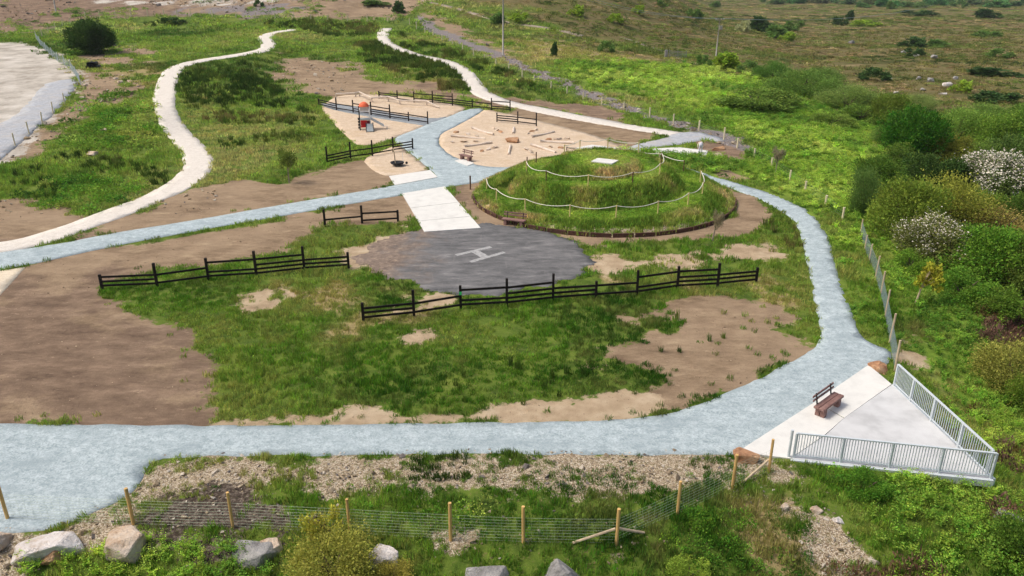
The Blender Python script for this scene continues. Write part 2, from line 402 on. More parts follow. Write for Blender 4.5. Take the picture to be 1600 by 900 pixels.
# ------------------------------------------------------------------ layout read off the photograph, put on the ground
BLUE_A = [(-60, 662), (0, 662), (200, 664), (320, 666), (500, 664), (700, 661), (850, 660), (980, 656), (1050, 648), (1090, 632), (1140, 612), (1200, 585), (1245, 562), (1272, 547), (1283, 530), (1278, 500), (1270, 460), (1262, 420), (1256, 385), (1245, 352), (1225, 332), (1190, 313), (1150, 297), (1110, 284), (1078, 271), (1052, 262), (1062, 260), (1085, 266), (1115, 275), (1160, 289), (1210, 304), (1250, 321), (1280, 346), (1298, 380), (1305, 420), (1320, 460), (1335, 500), (1345, 528), (1365, 538), (1392, 548), (1394, 562), (1374, 584), (1230, 690), (1175, 712), (1140, 711), (1000, 710), (800, 709), (600, 710), (400, 712), (300, 714), (240, 717), (224, 742), (212, 764), (188, 782), (150, 800), (100, 820), (60, 828), (0, 836), (-60, 840)]
BLUE_B = [(-60, 404), (0, 395), (100, 380), (160, 367), (300, 345), (400, 327), (500, 310), (612, 291), (640, 285), (685, 277), (676, 268), (655, 250), (640, 238), (622, 226), (614, 216), (640, 206), (668, 194), (700, 183), (727, 171), (758, 169), (748, 178), (715, 196), (690, 208), (684, 220), (692, 234), (712, 247), (740, 257), (765, 261), (800, 262), (835, 254), (850, 252), (838, 262), (800, 275), (745, 286), (700, 292), (640, 303), (500, 327), (400, 345), (300, 362), (160, 388), (80, 407), (0, 422), (-60, 434)]
SAND1 = [(500, 170), (512, 158), (530, 149), (580, 147), (650, 152), (720, 165), (730, 170), (700, 183), (668, 195), (640, 207), (613, 217), (600, 224), (560, 228), (545, 217), (520, 190)]
SAND2 = [(566, 250), (590, 238), (622, 226), (640, 239), (655, 251), (676, 268), (608, 276), (590, 271), (578, 262)]
SAND3 = [(758, 170), (790, 177), (850, 190), (900, 203), (940, 215), (978, 231), (965, 240), (900, 246), (835, 256), (800, 263), (765, 262), (740, 258), (712, 248), (692, 235), (684, 220), (690, 208), (715, 196), (748, 178)]
STRIP = [(500, 160), (560, 166), (620, 179), (676, 186), (704, 181), (672, 198), (640, 193), (560, 180), (508, 169)]
APRON = [(975, 233), (1000, 224), (1040, 216), (1052, 209), (1085, 205), (1112, 211), (1137, 219), (1120, 222), (1102, 218), (1085, 222), (1060, 226), (1020, 231), (990, 238)]
WHSLAB = [(1020, 233), (1060, 231), (1106, 236), (1103, 244), (1060, 242), (1020, 241)]
HELI = [(548, 408), (566, 392), (600, 372), (660, 357), (750, 347), (800, 351), (860, 362), (905, 384), (923, 404), (908, 430), (862, 447), (800, 456), (735, 464), (690, 458), (628, 440), (575, 422)]
YARD = [(-60, 205), (0, 196), (40, 168), (66, 132), (100, 124), (126, 124), (110, 150), (84, 178), (50, 208), (0, 250), (-60, 280)]
BEIGE = [(-60, 430), (0, 423), (40, 417), (20, 440), (0, 461), (-60, 500)]
CONC1 = [(628, 303), (695, 292), (751, 357), (663, 363)]
CONC2 = [(608, 276), (672, 266.5), (684, 277.5), (617, 290)]
LIME_L = [(-40, 392), (40, 381), (100, 362), (150, 344), (200, 326), (255, 303), (292, 283), (311, 262), (310, 245), (297, 227), (279, 208), (265, 188), (257, 168), (256, 148), (262, 125), (272, 107), (300, 97), (345, 90), (395, 83), (418, 76), (420, 69), (410, 59), (426, 51), (460, 46)]
LIME_R = [(603, 44), (598, 52), (599, 62), (609, 71), (632, 81), (658, 89), (688, 94), (712, 103), (728, 114), (738, 128), (750, 145), (775, 156), (800, 163), (850, 173), (900, 183), (950, 192), (1000, 201), (1060, 210)]
def smooth_closed(p, jit, step, seed):
    """densify a polygon's outline and give it an uneven edge"""
    out = []; n = len(p)
    for i in range(n):
        a = Vector(p[i]); b = Vector(p[(i+1) % n]); m = max(1, int((b-a).length/step))
        nn = Vector((-(b-a).y, (b-a).x)); nn = nn.normalized() if nn.length > 0 else nn
        for k in range(m):
            q = a.lerp(b, k/m); j = (float(fbm(q.x*.9, q.y*.9, seed, 5))-.5)*2*jit+(random.random()-.5)*.3*jit
            out.append(tuple(q+nn*j))
    return np.array(out)
def chaikin(p, it=2, closed=True):
    p = [Vector(q) for q in p]
    for _ in range(it):
        o = []; n = len(p)
        for i in range(n if closed else n-1):
            a, b = p[i], p[(i+1) % n]; o += [a*.75+b*.25, a*.25+b*.75]
        if not closed: o = [p[0]]+o+[p[-1]]
        p = o
    return [tuple(q) for q in p]
def ribbon_poly(pts, wd):
    c = chaikin([tuple(PB(*q)[:2]) for q in pts], 2, False); L = []; Rr = []
    for i in range(len(c)):
        a = Vector(c[max(i-1, 0)]); b = Vector(c[min(i+1, len(c)-1)]); t = (b-a).normalized(); n = Vector((-t.y, t.x))*wd/2*(.92+.2*float(vnoise(i*.3, 1, 3)))
        L.append(tuple(Vector(c[i])+n)); Rr.append(tuple(Vector(c[i])-n))
    return L+Rr[::-1]
def W(poly, sm=1): 
    q = [tuple(PB(*k)[:2]) for k in poly]
    return chaikin(q, sm) if sm else q
SHEETS = {}
SHEETS['lime_l'] = smooth_closed(ribbon_poly(LIME_L, 2.7), .16, .5, 3)
SHEETS['lime_r'] = smooth_closed(ribbon_poly(LIME_R, 2.7), .16, .6, 4)
SHEETS['blue_a'] = smooth_closed(W(BLUE_A), .16, .35, 5)
SHEETS['blue_b'] = smooth_closed(W(BLUE_B), .10, .4, 6)
SHEETS['sand1'] = smooth_closed(W(SAND1), .1, .5, 7)
SHEETS['sand2'] = smooth_closed(W(SAND2), .1, .4, 8)
SHEETS['sand3'] = smooth_closed(W(SAND3), .12, .5, 9)
SHEETS['strip'] = smooth_closed(W(STRIP), .05, .6, 10)
SHEETS['apron'] = smooth_closed(W(APRON), .1, .6, 11)
SHEETS['heli'] = smooth_closed(W(HELI), .9, .14, 12)
SHEETS['yard'] = smooth_closed(W(YARD), .3, .6, 13)
SHEETS['beige'] = smooth_closed(W(BEIGE, 0), .05, .4, 14)

# ground-cover patches: (layer, outline, feather in metres)
PATCH = [
 ('soil', [(-80, 480), (0, 440), (40, 405), (150, 390), (300, 365), (420, 345), (508, 328), (640, 300), (650, 335), (630, 345), (560, 350), (505, 352), (478, 380), (400, 405), (240, 420), (160, 438), (150, 452), (215, 480), (262, 505), (292, 530), (318, 565), (330, 600), (330, 630), (318, 670), (0, 670), (-80, 670)], .7),
 ('soil', [(120, 372), (150, 350), (230, 325), (300, 297), (345, 284), (400, 280), (455, 286), (490, 270), (510, 257), (570, 246), (600, 262), (620, 276), (615, 292), (500, 312), (400, 330), (300, 348), (160, 370)], .8),
 ('soil', [(-80, 305), (0, 311), (60, 316), (118, 336), (130, 350), (60, 380), (-80, 400)], .9),
 ('soil', [(425, 92), (455, 86), (560, 98), (548, 110), (595, 124), (650, 128), (720, 141), (790, 153), (800, 172), (700, 150), (590, 146), (500, 155), (470, 142), (432, 118)], 2.2),
 ('soil', [(795, 170), (850, 172), (900, 182), (960, 194), (1045, 211), (1010, 222), (975, 232), (940, 217), (900, 205), (850, 192), (800, 182)], .7),
 ('soil', [(790, 148), (850, 158), (960, 168), (985, 180), (970, 194), (900, 180), (800, 158)], 1.0),
 ('soil', [(690, 296), (740, 286), (800, 276), (845, 258), (850, 280), (760, 300), (750, 320), (790, 345), (870, 360), (940, 364), (1050, 360), (1135, 345), (1150, 325), (1120, 290), (1080, 270), (1130, 285), (1178, 308), (1198, 330), (1190, 350), (1150, 368), (1060, 378), (965, 380), (925, 388), (880, 368), (800, 355), (745, 355)], .5),
 ('soil', [(1110, 219), (1140, 221), (1165, 238), (1160, 255), (1120, 240), (1070, 228), (1085, 222)], .8),
 ('soil', [(1120, 262), (1160, 268), (1158, 280), (1125, 272)], 1.0),
 ('tan', [(940, 402), (1030, 396), (1110, 400), (1160, 382), (1190, 378), (1250, 388), (1258, 412), (1190, 412), (1100, 416), (1000, 424), (930, 428)], 1.2),
 ('soil', [(955, 500), (1010, 490), (1080, 468), (1130, 468), (1232, 490), (1226, 512), (1262, 535), (1268, 556), (1200, 587), (1140, 614), (1085, 637), (1045, 650), (1026, 622), (1018, 590), (975, 562), (920, 566), (960, 545), (1000, 530), (1045, 518), (1050, 503)], .9),
 ('tan', [(385, 468), (445, 455), (472, 472), (440, 500), (392, 495), (375, 482)], 1.1),
 ('tan', [(595, 474), (650, 462), (720, 462), (655, 478), (600, 486)], .8),
 ('tan', [(620, 528), (660, 518), (668, 526), (625, 535)], .7),
 ('tan', [(480, 400), (560, 378), (640, 352), (655, 362), (600, 385), (570, 420), (545, 400)], 1.0),
 ('tan', [(318, 668), (420, 650), (560, 640), (640, 646), (760, 638), (880, 630), (1012, 612), (1040, 645), (980, 660), (700, 664), (500, 667)], .55),
 ('stone', [(220, 710), (600, 704), (1000, 704), (1150, 706), (1240, 722), (1190, 752), (1120, 770), (1060, 790), (980, 800), (880, 792), (700, 782), (560, 782), (430, 768), (300, 772), (225, 790), (190, 800)], .9),
 ('stone', [(-80, 838), (0, 832), (60, 824), (110, 812), (190, 782), (240, 800), (250, 850), (200, 875), (110, 868), (70, 890), (40, 960), (-80, 960)], .5),
 ('stone', [(930, 845), (1000, 850), (1010, 892), (960, 895)], .6), ('stone', [(680, 834), (740, 834), (735, 850), (690, 850)], .4),
 ('peat', [(205, 800), (290, 774), (400, 766), (490, 792), (480, 825), (410, 852), (330, 852), (235, 842)], .9),
 ('peat', [(800, 822), (845, 828), (840, 862), (805, 860)], .8), ('peat', [(975, 805), (1060, 790), (1065, 818), (990, 825)], .8),
 ('stone', [(1245, 795), (1310, 800), (1352, 850), (1345, 885), (1295, 890), (1265, 840)], .8),
 ('tan', [(1420, 478), (1446, 480), (1440, 535), (1414, 530)], .8), ('tan', [(1400, 545), (1440, 560), (1425, 580), (1402, 572)], .6),
 ('soil', [(118, 108), (200, 122), (206, 142), (170, 165), (110, 192), (60, 225), (0, 258), (-60, 280), (-60, 255), (0, 235), (70, 190), (120, 140)], 2.0),
 ('soil', [(130, 85), (180, 88), (250, 100), (200, 104), (140, 100)], 2.0), ('soil', [(170, 70), (260, 78), (230, 86), (175, 80)], 2.0),
 ('quarry', [(-80, 66), (0, 66), (62, 68), (88, 92), (120, 106), (127, 130), (100, 160), (60, 200), (0, 252), (-80, 300)], 1.5),
 ('soil', [(-80, -20), (700, -20), (655, 14), (640, 26), (560, 31), (420, 28), (230, 22), (120, 30), (60, 48), (-80, 58)], 3),
 ('drain', [(380, 8), (430, 6), (470, 14), (440, 24), (330, 22), (280, 18)], 4),
 ('quarry', [(150, 0), (330, 4), (450, -4), (450, 2), (330, 8), (160, 5)], 3),
 ('drain', [(640, 22), (660, 24), (725, 60), (800, 92), (870, 120), (940, 150), (1015, 176), (1090, 198), (1160, 214), (1185, 240), (1160, 232), (1090, 205), (1010, 184), (935, 158), (865, 128), (795, 100), (718, 68), (655, 36)], .9),
 ('soil', [(645, 18), (680, 18), (760, 62), (800, 84), (800, 92), (725, 60), (660, 30)], 2.0),
 ('peat', [(655, 30), (725, 66), (800, 97), (870, 124), (940, 154), (1015, 179), (1085, 200), (1080, 203), (1010, 182), (935, 156), (865, 127), (795, 100), (718, 69)], .8),
 ('umber', [(-80, 480), (0, 452), (60, 440), (150, 436), (215, 480), (262, 505), (292, 530), (318, 565), (330, 600), (330, 630), (318, 670), (0, 670), (-80, 670)], 3.0),
 ('umber', [(110, 376), (150, 360), (165, 366), (130, 378)], .5), ('umber', [(-80, 385), (60, 372), (120, 350), (120, 362), (60, 380), (-80, 400)], .8),
 ('umber', [(690, 296), (730, 290), (745, 315), (735, 335), (715, 320)], 1.0), ('umber', [(600, 128), (720, 141), (790, 153), (960, 168), (985, 180), (960, 188), (800, 160), (640, 140)], 3), ('umber', [(1110, 219), (1140, 221), (1165, 238), (1160, 255), (1120, 240), (1070, 228)], .8), ('umber', [(-80, -20), (300, -20), (300, 22), (120, 30), (-80, 58)], 8),
 ('straw', [(1412, 478), (1450, 478), (1444, 540), (1410, 535)], .8), ('straw', [(430, 455), (560, 450), (640, 470), (600, 500), (470, 500)], 2.5), ('straw', [(600, 105), (735, 130), (755, 150), (640, 130)], 5), ('straw', [(120, 90), (240, 110), (230, 140), (140, 120)], 5), ('straw', [(1000, 740), (1200, 770), (1240, 840), (1340, 960), (1200, 960), (1150, 800)], 1.5), ('straw', [(1400, 560), (1500, 600), (1600, 700), (1560, 720), (1480, 640), (1410, 590)], 2),
 ('straw', [(780, 52), (1000, 84), (1100, 94), (1060, 99), (868, 98), (800, 90)], 6), ('straw', [(930, 425), (1260, 420), (1270, 470), (1100, 450), (950, 460)], 2),
 ('bog', [(700, -10), (1700, -25), (1800, 205), (1600, 195), (1450, 180), (1330, 150), (1250, 128), (1180, 104), (1100, 94), (1000, 84), (900, 58), (800, 40)], 14),
 ('lush', [(868, 98), (960, 96), (1060, 99), (1150, 113), (1240, 138), (1330, 163), (1400, 200), (1480, 300), (1600, 380), (1700, 500), (1620, 640), (1600, 760), (1500, 640), (1400, 560), (1350, 380), (1250, 310), (1150, 280), (1080, 262), (1040, 240), (1170, 230), (1180, 214), (1090, 188), (960, 142), (890, 116)], 3),
]
LAYERS = ['soil', 'tan', 'stone', 'peat', 'bog', 'lush', 'quarry', 'drain', 'umber', 'straw']
PW = []
for lay, poly, fe in PATCH:
    q = np.array(chaikin([tuple(PB(*k)[:2]) for k in poly], 1)); PW.append((lay, q, fe))
PW.append(('bog', np.array([(0, 290), (60, 250), (1600, 200), (2600, 200), (2600, 3300), (-2600, 3300), (-300, 600)]), 30))
def layers(x, y):
    out = {k: np.zeros(x.shape) for k in LAYERS}
    for lay, q, fe in PW: out[lay] = np.maximum(out[lay], cover(q, x, y, fe*1.7))
    out['lush'] *= 1-out['bog']
    n = fbm(x*.45, y*.45, 77, 5); n2 = fbm(x*.12, y*.12, 88, 4)
    for k in LAYERS:
        w_ = out[k]; nn = n2 if k == 'bog' else n
        out[k] = np.clip(w_ + (nn-.5)*3.4*4*w_*(1-w_)*.6, 0, 1)
    return out
def on_sheet(x, y, m=.12):
    r = np.zeros(x.shape, bool)
    for q in SHEETS.values():
        k = (x > q[:, 0].min()-1) & (x < q[:, 0].max()+1) & (y > q[:, 1].min()-1) & (y < q[:, 1].max()+1)
        if k.any(): s_ = sdist(q, x[k], y[k]) > m; r[np.where(k)] |= s_
    return r
CONC_W = [np.array([tuple(PB(*k)[:2]) for k in q]) for q in (CONC1, CONC2, WHSLAB)]

# ------------------------------------------------------------------ the ground sheet
def spacing(start, stop, s0, growth, smax):
    o = [start]; s_ = s0
    while o[-1] < stop: o.append(o[-1]+s_); s_ = min(s_*growth, smax)
    return o
xs = np.arange(-26, 26, .2); xr = np.array(spacing(26, 2600, .22, 1.03, 200)); xl = -xr[::-1]
xs = np.concatenate([xl, xs[1:], xr[:]])
ys = np.concatenate([-np.array(spacing(-16, 120, .6, 1.12, 30))[::-1], spacing(16.2, 62, .17, 1.0, .17), spacing(62.2, 3200, .2, 1.012, 220)])
xs = np.unique(np.round(xs, 4)); ys = np.unique(np.round(ys, 4))
GX, GY = np.meshgrid(xs, ys); gx = GX.ravel(); gy = GY.ravel()
lay = layers(gx, gy)
sheet = on_sheet(gx, gy, .22); nearsheet = on_sheet(gx, gy, -.5)
bare = np.maximum.reduce([lay['soil'], lay['tan'], lay['quarry']])
gzv = base_h(gx, gy) + (fbm(gx*.8, gy*.8, 21, 3)-.5)*.14*(1-.75*bare)*(~nearsheet) - .07*sheet
rm = np.hypot(gx-MX, gy-MY); gzv -= .35*(rm < MR-.5)
gzv += (fbm(gx*.25, gy*.25, 31)-.5)*.5*np.maximum(lay['bog'], lay['lush'])
nx_, ny_ = len(xs), len(ys)
idx = np.arange(nx_*ny_).reshape(ny_, nx_)
F = np.stack([idx[:-1, :-1].ravel(), idx[:-1, 1:].ravel(), idx[1:, 1:].ravel(), idx[1:, :-1].ravel()], 1)
me = mesh_np('ground', np.stack([gx, gy, gzv], 1), F, M_ground, True)
for nm, ks in (('m1', ('soil', 'tan', 'stone', 'peat')), ('m2', ('bog', 'lush', 'quarry', 'drain')), ('m3', ('umber', 'straw', 'straw', 'straw'))):
    a = me.color_attributes.new(nm, 'FLOAT_COLOR', 'POINT')
    a.data.foreach_set('color', np.stack([lay[k] for k in ks], 1).astype(np.float32).ravel())
tag(obj('ground', me), kind='structure')

# mound
n_r, n_a = 90, 220
rr = np.linspace(.05, MR, n_r); aa = np.linspace(0, 2*math.pi, n_a, endpoint=False)
RR, AA = np.meshgrid(rr, aa, indexing='ij'); mx = MX+RR*np.cos(AA); my = MY+RR*np.sin(AA)
mz = H(mx, my) + (fbm(mx*1.1, my*1.1, 41)-.5)*.22*sstep(MR, MR-1, RR) - .12*(RR > MR-.06)
ii = np.arange(n_r*n_a).reshape(n_r, n_a)
F = np.stack([ii[:-1].ravel(), ii[1:].ravel(), np.roll(ii, -1, 1)[1:].ravel(), np.roll(ii, -1, 1)[:-1].ravel()], 1)
me = mesh_np('grass_mound', np.stack([mx.ravel(), my.ravel(), mz.ravel()], 1), F, M_ground, True)
edge_tan = (sstep(9.9, 10.9, RR)*(.75)).ravel()
for nm in ('m1', 'm2', 'm3'):
    a = me.color_attributes.new(nm, 'FLOAT_COLOR', 'POINT'); c4 = np.zeros((n_r*n_a, 4), np.float32)
    if nm == 'm1': c4[:, 2] = edge_tan
    elif nm == 'm2': c4[:, 1] = .35
    a.data.foreach_set('color', c4.ravel())
tag(obj('grass_mound', me), kind='structure')

# sheets laid on the ground
def drape(name, poly, mat, lift, grid, kind='structure', hf=base_h, parent=None):
    poly = np.asarray(poly); x0, y0 = poly.min(0); x1, y1 = poly.max(0)
    X, Y = np.meshgrid(np.arange(x0, x1, grid), np.arange(y0, y1, grid)); X = X.ravel(); Y = Y.ravel()
    k = sdist(poly, X, Y) > grid*.35; pts = [Vector(q) for q in poly]+[Vector(q) for q in np.stack([X[k], Y[k]], 1)]
    n = len(poly); ed = [(i, (i+1) % n) for i in range(n)]
    v, e, f, *_ = mgeo.delaunay_2d_cdt(pts, ed, [], 1, 1e-5)
    va = np.array([tuple(q) for q in v]); z = hf(va[:, 0], va[:, 1])+lift*.6
    me = mesh_np(name, np.stack([va[:, 0], va[:, 1], z], 1), [tuple(q) for q in f], mat, True)
    bm = bmesh.new(); bm.from_mesh(me); bmesh.ops.recalc_face_normals(bm, faces=bm.faces)
    if sum(q.normal.z for q in bm.faces) < 0: bmesh.ops.reverse_faces(bm, faces=bm.faces)
    ext = bmesh.ops.extrude_edge_only(bm, edges=[e for e in bm.edges if e.is_boundary])
    for q in ext['geom']:
        if isinstance(q, bmesh.types.BMVert): q.co.z -= .15
    bm.to_mesh(me); bm.free()
    return tag(obj(name, me, parent), kind=kind if not parent else None)
drape('quarry_yard', SHEETS['yard'], M_yard, .03, 1.2)
drape('limestone_path', SHEETS['lime_l'], M_lime, .020, .8)
drape('limestone_path', SHEETS['lime_r'], M_lime, .020, 1.0)
drape('beige_path', SHEETS['beige'], M_beige, .012, .8)
drape('play_sand', SHEETS['sand1'], M_sand, .014, .9)
drape('play_sand', SHEETS['sand2'], M_sand, .014, .8)
drape('play_sand', SHEETS['sand3'], M_sand, .014, .9)
drape('tarmac_strip', SHEETS['strip'], M_greytar, .022, .9)
drape('gravel_apron', SHEETS['apron'], M_yard, .028, 1.0)
drape('gravel_path', SHEETS['blue_b'], M_blue, .030, .7)
drape('gravel_path', SHEETS['blue_a'], M_blue, .030, .6)
for tr in ([(968, 58), (990, 64), (1020, 74), (1045, 84), (1062, 92), (1090, 101), (1130, 107), (1200, 121)], [(660, 1), (700, 10), (740, 21), (775, 32), (810, 38), (870, 46), (910, 56)]):
    drape('bog_track', smooth_closed(ribbon_poly(tr, 1.6), .3, 1.5, 15), M_trk, .05, 2.5)
heli = drape('helipad', SHEETS['heli'], M_tar, .024, .6)

def slab_px(name, poly, th, mat, parent=None, lift=.05):
    q = [PB(*k) for k in poly]; n = len(q); v = [(p.x, p.y, p.z+lift) for p in q]+[(p.x, p.y, p.z+lift-th) for p in q]
    f = [tuple(range(n)), tuple(reversed(range(n, 2*n)))]+[(i, i+n, (i+1) % n+n, (i+1) % n) for i in range(n)]
    bm = bmesh.new(); vv = [bm.verts.new(k) for k in v]
    for k in f: bm.faces.new([vv[i] for i in k])
    bmesh.ops.recalc_face_normals(bm, faces=bm.faces); me = bpy.data.meshes.new(name); bm.to_mesh(me); bm.free(); me.materials.append(mat)
    return obj(name, me, parent)
def lerp2(a, b, t): return (a[0]+(b[0]-a[0])*t, a[1]+(b[1]-a[1])*t)
# helipad approach: three bays of concrete
root = empty('concrete_ramp', PB(690, 330), 0, 'broad pale concrete slab running from the grey path down to the tarmac circle', 'slab')
root.location = (0, 0, 0)
a, b, c, d = CONC1
for t0, t1 in ((0, .38), (.385, .72), (.725, 1)):
    slab_px('slab', [lerp2(a, d, t0), lerp2(b, c, t0), lerp2(b, c, t1), lerp2(a, d, t1)], .25, M_conc, root, .06)
tag(slab_px('concrete_pad', CONC2, .25, M_conc, None, .06), 'small pale concrete slab between the swing sand and the grey path', 'slab')
tag(slab_px('concrete_pad', WHSLAB, .25, M_conc, None, .07), 'long white concrete strip behind the leafy bank beside the mound', 'slab')
tag(slab_px('concrete_pad', [(900, 232), (925, 227), (966, 232), (940, 238)], .2, M_conc, None, .08), 'white concrete pad on the sand behind the top of the mound', 'slab')

# letter H painted on the tarmac: one continuous outline
def hmark():
    p = [PB(*q) for q in ((712.5, 399), (767, 386), (735, 409.5), (788, 394.5))]
    A0, A1, B0, B1 = [Vector(q[:2]) for q in p]; wd = .36
    mb = MB()
    def strip(a, b, w_, z=.0):
        t = (b-a).normalized(); n = Vector((-t.y, t.x))*w_/2; L = (b-a).length; m = max(2, int(L/.4)); vs = []
        for i in range(m+1):
            q = a.lerp(b, i/m)
            for s_ in (-1, 1): k = q+n*s_*(1+.12*(random.random()-.5)); vs.append((k.x, k.y, float(base_h(k.x, k.y))+.020))
        mb.add(vs, [(2*i, 2*i+1, 2*i+3, 2*i+2) for i in range(m)])
    strip(A0, A1, wd); strip(B0, B1, wd)
    ma = A0.lerp(A1, .52); m_b = B0.lerp(B1, .45); t = (m_b-ma).normalized(); strip(ma+t*wd/2, m_b-t*wd/2, .6)
    o = mb.build('letter_marking', M_paint, heli)
    o['label'] = 'white painted letter H on the dark tarmac'
hmark()

# ------------------------------------------------------------------ dark timber fences
LO, MI, UP, TP = .27, .54, .82, 1.2
def rail_fence(label, posts, bays, tagpost=None):
    base = [P(x, yb) for x, yt, yb in posts]
    root = empty('rail_fence', base[0], 0, label, 'fence', 'dark timber post and rail fences'); o0 = base[0]
    tops = []
    for i, ((x, yt, yb), p) in enumerate(zip(posts, base)):
        h = max(.8, min(1.75, ztop(p, yt)-p.z)); tops.append(h); q = p-o0
        mb = MB().box((q.x, q.y, q.z+h/2-.15), (.15, .15, h+.3), random.uniform(-.1, .1)); mb.build('post', M_black, root, bevel=.012)
        if i == tagpost:
            r_ = p.normalized(); t_ = MB().box((q.x-r_.x*.085, q.y-r_.y*.085, q.z+h*.68), (.13, .012, .2)); g = t_.build('reflective_tag', M_green, root); g['label'] = 'bright green tag on the post'
    for i, hs in enumerate(bays):
        a, b = base[i]-o0, base[i+1]-o0; t = (b-a); t.z = 0; t.normalize(); n = Vector((t.y, -t.x, 0))
        if n.dot(-base[i]) < 0: n = -n
        for h in hs:
            h2 = min(h, min(tops[i], tops[i+1])-.04) if h < TP else min(h, max(tops[i], tops[i+1])-.06)
            za, zb = a.z+h2+random.uniform(-.015, .015), b.z+h2+random.uniform(-.015, .015)
            p0 = Vector((a.x, a.y, za))+n*.055-t*.02; p1 = Vector((b.x, b.y, zb))+n*.055+t*.02
            MB().beam(p0, p1, .05, .13).build('rail', M_black, root)
A3 = [LO, MI, UP]; A2 = [LO, UP]; A2T = [LO, MI, TP]; A4 = [LO, MI, UP, TP]
rail_fence('black rail fence on the grass edge at the left, five bays long', [(160, 429, 452), (246, 411, 448), (326, 403, 437), (401, 386, 432), (476, 385, 424), (545, 394, 419)], [A3, A2, A2T, A4, A3])
rail_fence('short two-bay black rail fence left of the broad concrete slab', [(508, 327, 354), (566, 321, 349), (622, 328, 346)], [[LO+.3], A2])
rail_fence('longest black rail fence, in front of the tarmac circle, with a green tag', [(568, 473, 502), (647, 453, 494), (720, 446, 482), (792, 430, 478), (864, 425, 470), (931, 439, 465), (995, 422, 461), (1058, 416, 452), (1121, 411, 448), (1181, 418, 442)], [A3, A2, A2T, A4, A3, A2, A2T, A4, A3], 2)
rail_fence('black rail fence behind the climbing tower in the peach sand', [(498.5, 154, 165), (526, 152, 172), (552, 156, 176), (580, 158, 180), (609.5, 162, 185), (638.5, 175, 189), (668.5, 174, 194)], [A3, A2, A2T, A4, A3, A2])
rail_fence('black rail fence farthest back, above the balance beams', [(592.5, 142, 154), (621, 141, 157), (647, 143, 160), (676, 142, 162), (707, 146, 165), (738, 155, 168.5), (768, 153, 172), (797, 156, 174)], [A3, A2, A2T, A4, A3, A2, A2T])
rail_fence('two-bay black rail fence at the top of the log circle', [(776.5, 176, 190.5), (809, 174, 193.5), (838, 176, 197)], [A3, A2])
rail_fence('black rail fence between the climbing tower and the dish spinner', [(511.5, 226, 256), (548, 221, 248), (582, 219, 243.5), (614.5, 214, 237.5), (645, 216, 232.5)], [A3, A2, A2, A3])

# ------------------------------------------------------------------ viewing platform
PLZ = float(base_h(PB(1352, 572).x, PB(1352, 572).y))+.10
pp = lambda x, y, z=PLZ: PZ(x, y, z)
plat = empty('viewing_platform', (0, 0, 0), 0, 'triangular concrete viewing platform jutting over the slope at the lower right', 'platform')
def flat_slab(name, pts, z, th, mat, parent):
    n = len(pts); mb = MB(); v = [(p[0], p[1], z) for p in pts]+[(p[0], p[1], z-th) for p in pts]
    mb.add(v, [tuple(range(n)), tuple(reversed(range(n, 2*n)))]+[(i, i+n, (i+1) % n+n, (i+1) % n) for i in range(n)])
    me = mb.mesh(name, mat); bm = bmesh.new(); bm.from_mesh(me); bmesh.ops.recalc_face_normals(bm, faces=bm.faces); bm.to_mesh(me); bm.free()
    return obj(name, me, parent)
T_ = pp(1357, 570); E_ = pp(1393, 600); K_ = pp(1551, 748); Lc = pp(1152, 706); N1 = pp(1235, 716)
m1 = pp(1290, 678); mid1 = pp(1272, 628); mid2 = pp(1318, 652)
flat_slab('slab', [T_, E_, pp(1319.5, 652.5), pp(1274, 627)], PLZ, .28, M_conc, plat)['label'] = 'whiter slab behind the bench'
flat_slab('slab', [pp(1273, 628), pp(1318, 653.5), m1, N1, Lc], PLZ, .28, M_conc, plat)['label'] = 'whiter slab at the tip of the platform'
flat_slab('slab', [E_+Vector((.02, -.02, 0)), K_, N1+Vector((.03, 0, 0)), m1+Vector((.02, -.02, 0)), mid2+Vector((.02, -.03, 0))], PLZ-.015, .28, M_concg, plat)['label'] = 'greyer stained slab inside the railings'
def edge_beam(a, b):
    return MB().beam(Vector((a.x, a.y, PLZ-.16)), Vector((b.x, b.y, PLZ-.16)), .12, .3).build('edge_beam', M_galv, plat)
d1 = (K_-N1).normalized(); n1 = Vector((d1.y, -d1.x, 0)); d2 = (K_-E_).normalized(); n2 = Vector((-d2.y, d2.x, 0))
edge_beam(N1+n1*.07, K_+n1*.07); edge_beam(E_+n2*.07, K_+n2*.07)
for q in (K_-d1*.5+Vector((-.3, .5, 0)), K_-d1*4+Vector((0, .6, 0)), K_-d2*4+Vector((-.6, 0, 0))):
    zg = gz(q.x, q.y); MB().box((q.x, q.y, (zg+PLZ-.3)/2-.1), (.2, .2, PLZ-.3-zg+.3)).build('support_leg', M_galv, plat)
def railing(label, pts, nb, extra=False):
    root = empty('steel_railing', pts[0], 0, label, 'railing', 'galvanised railings of the viewing platform'); o0 = pts[0]; h = 1.12
    for i, p in enumerate(pts):
        q = p-o0; MB().box((q.x, q.y, h/2-.1), (.09, .09, h+.2)).build('post', M_galv, root, bevel=.008)
    if extra:
        q = (pts[0]-(pts[1]-pts[0]).normalized()*.2)-o0; MB().tube([(q.x, q.y, -.3), (q.x, q.y, 1.25)], .06, 8).build('end_post', M_galv, root)
    a, b = pts[0]-o0, pts[-1]-o0
    MB().beam(a+Vector((0, 0, h)), b+Vector((0, 0, h)), .09, .05).build('top_rail', M_galv, root)
    for i in range(len(pts)-1):
        p, q = pts[i]-o0, pts[i+1]-o0
        MB().beam(p+Vector((0, 0, .1)), q+Vector((0, 0, .1)), .05, .05).build('bottom_rail', M_galv, root)
        for k in range(1, nb):
            c = p.lerp(q, k/nb); MB().box((c.x, c.y, (h+.1)/2), (.026, .026, h-.12)).build('baluster', M_galv, root)
NA = pp(1240, 714); KK = K_-d1*.06+Vector((0, .04, 0))
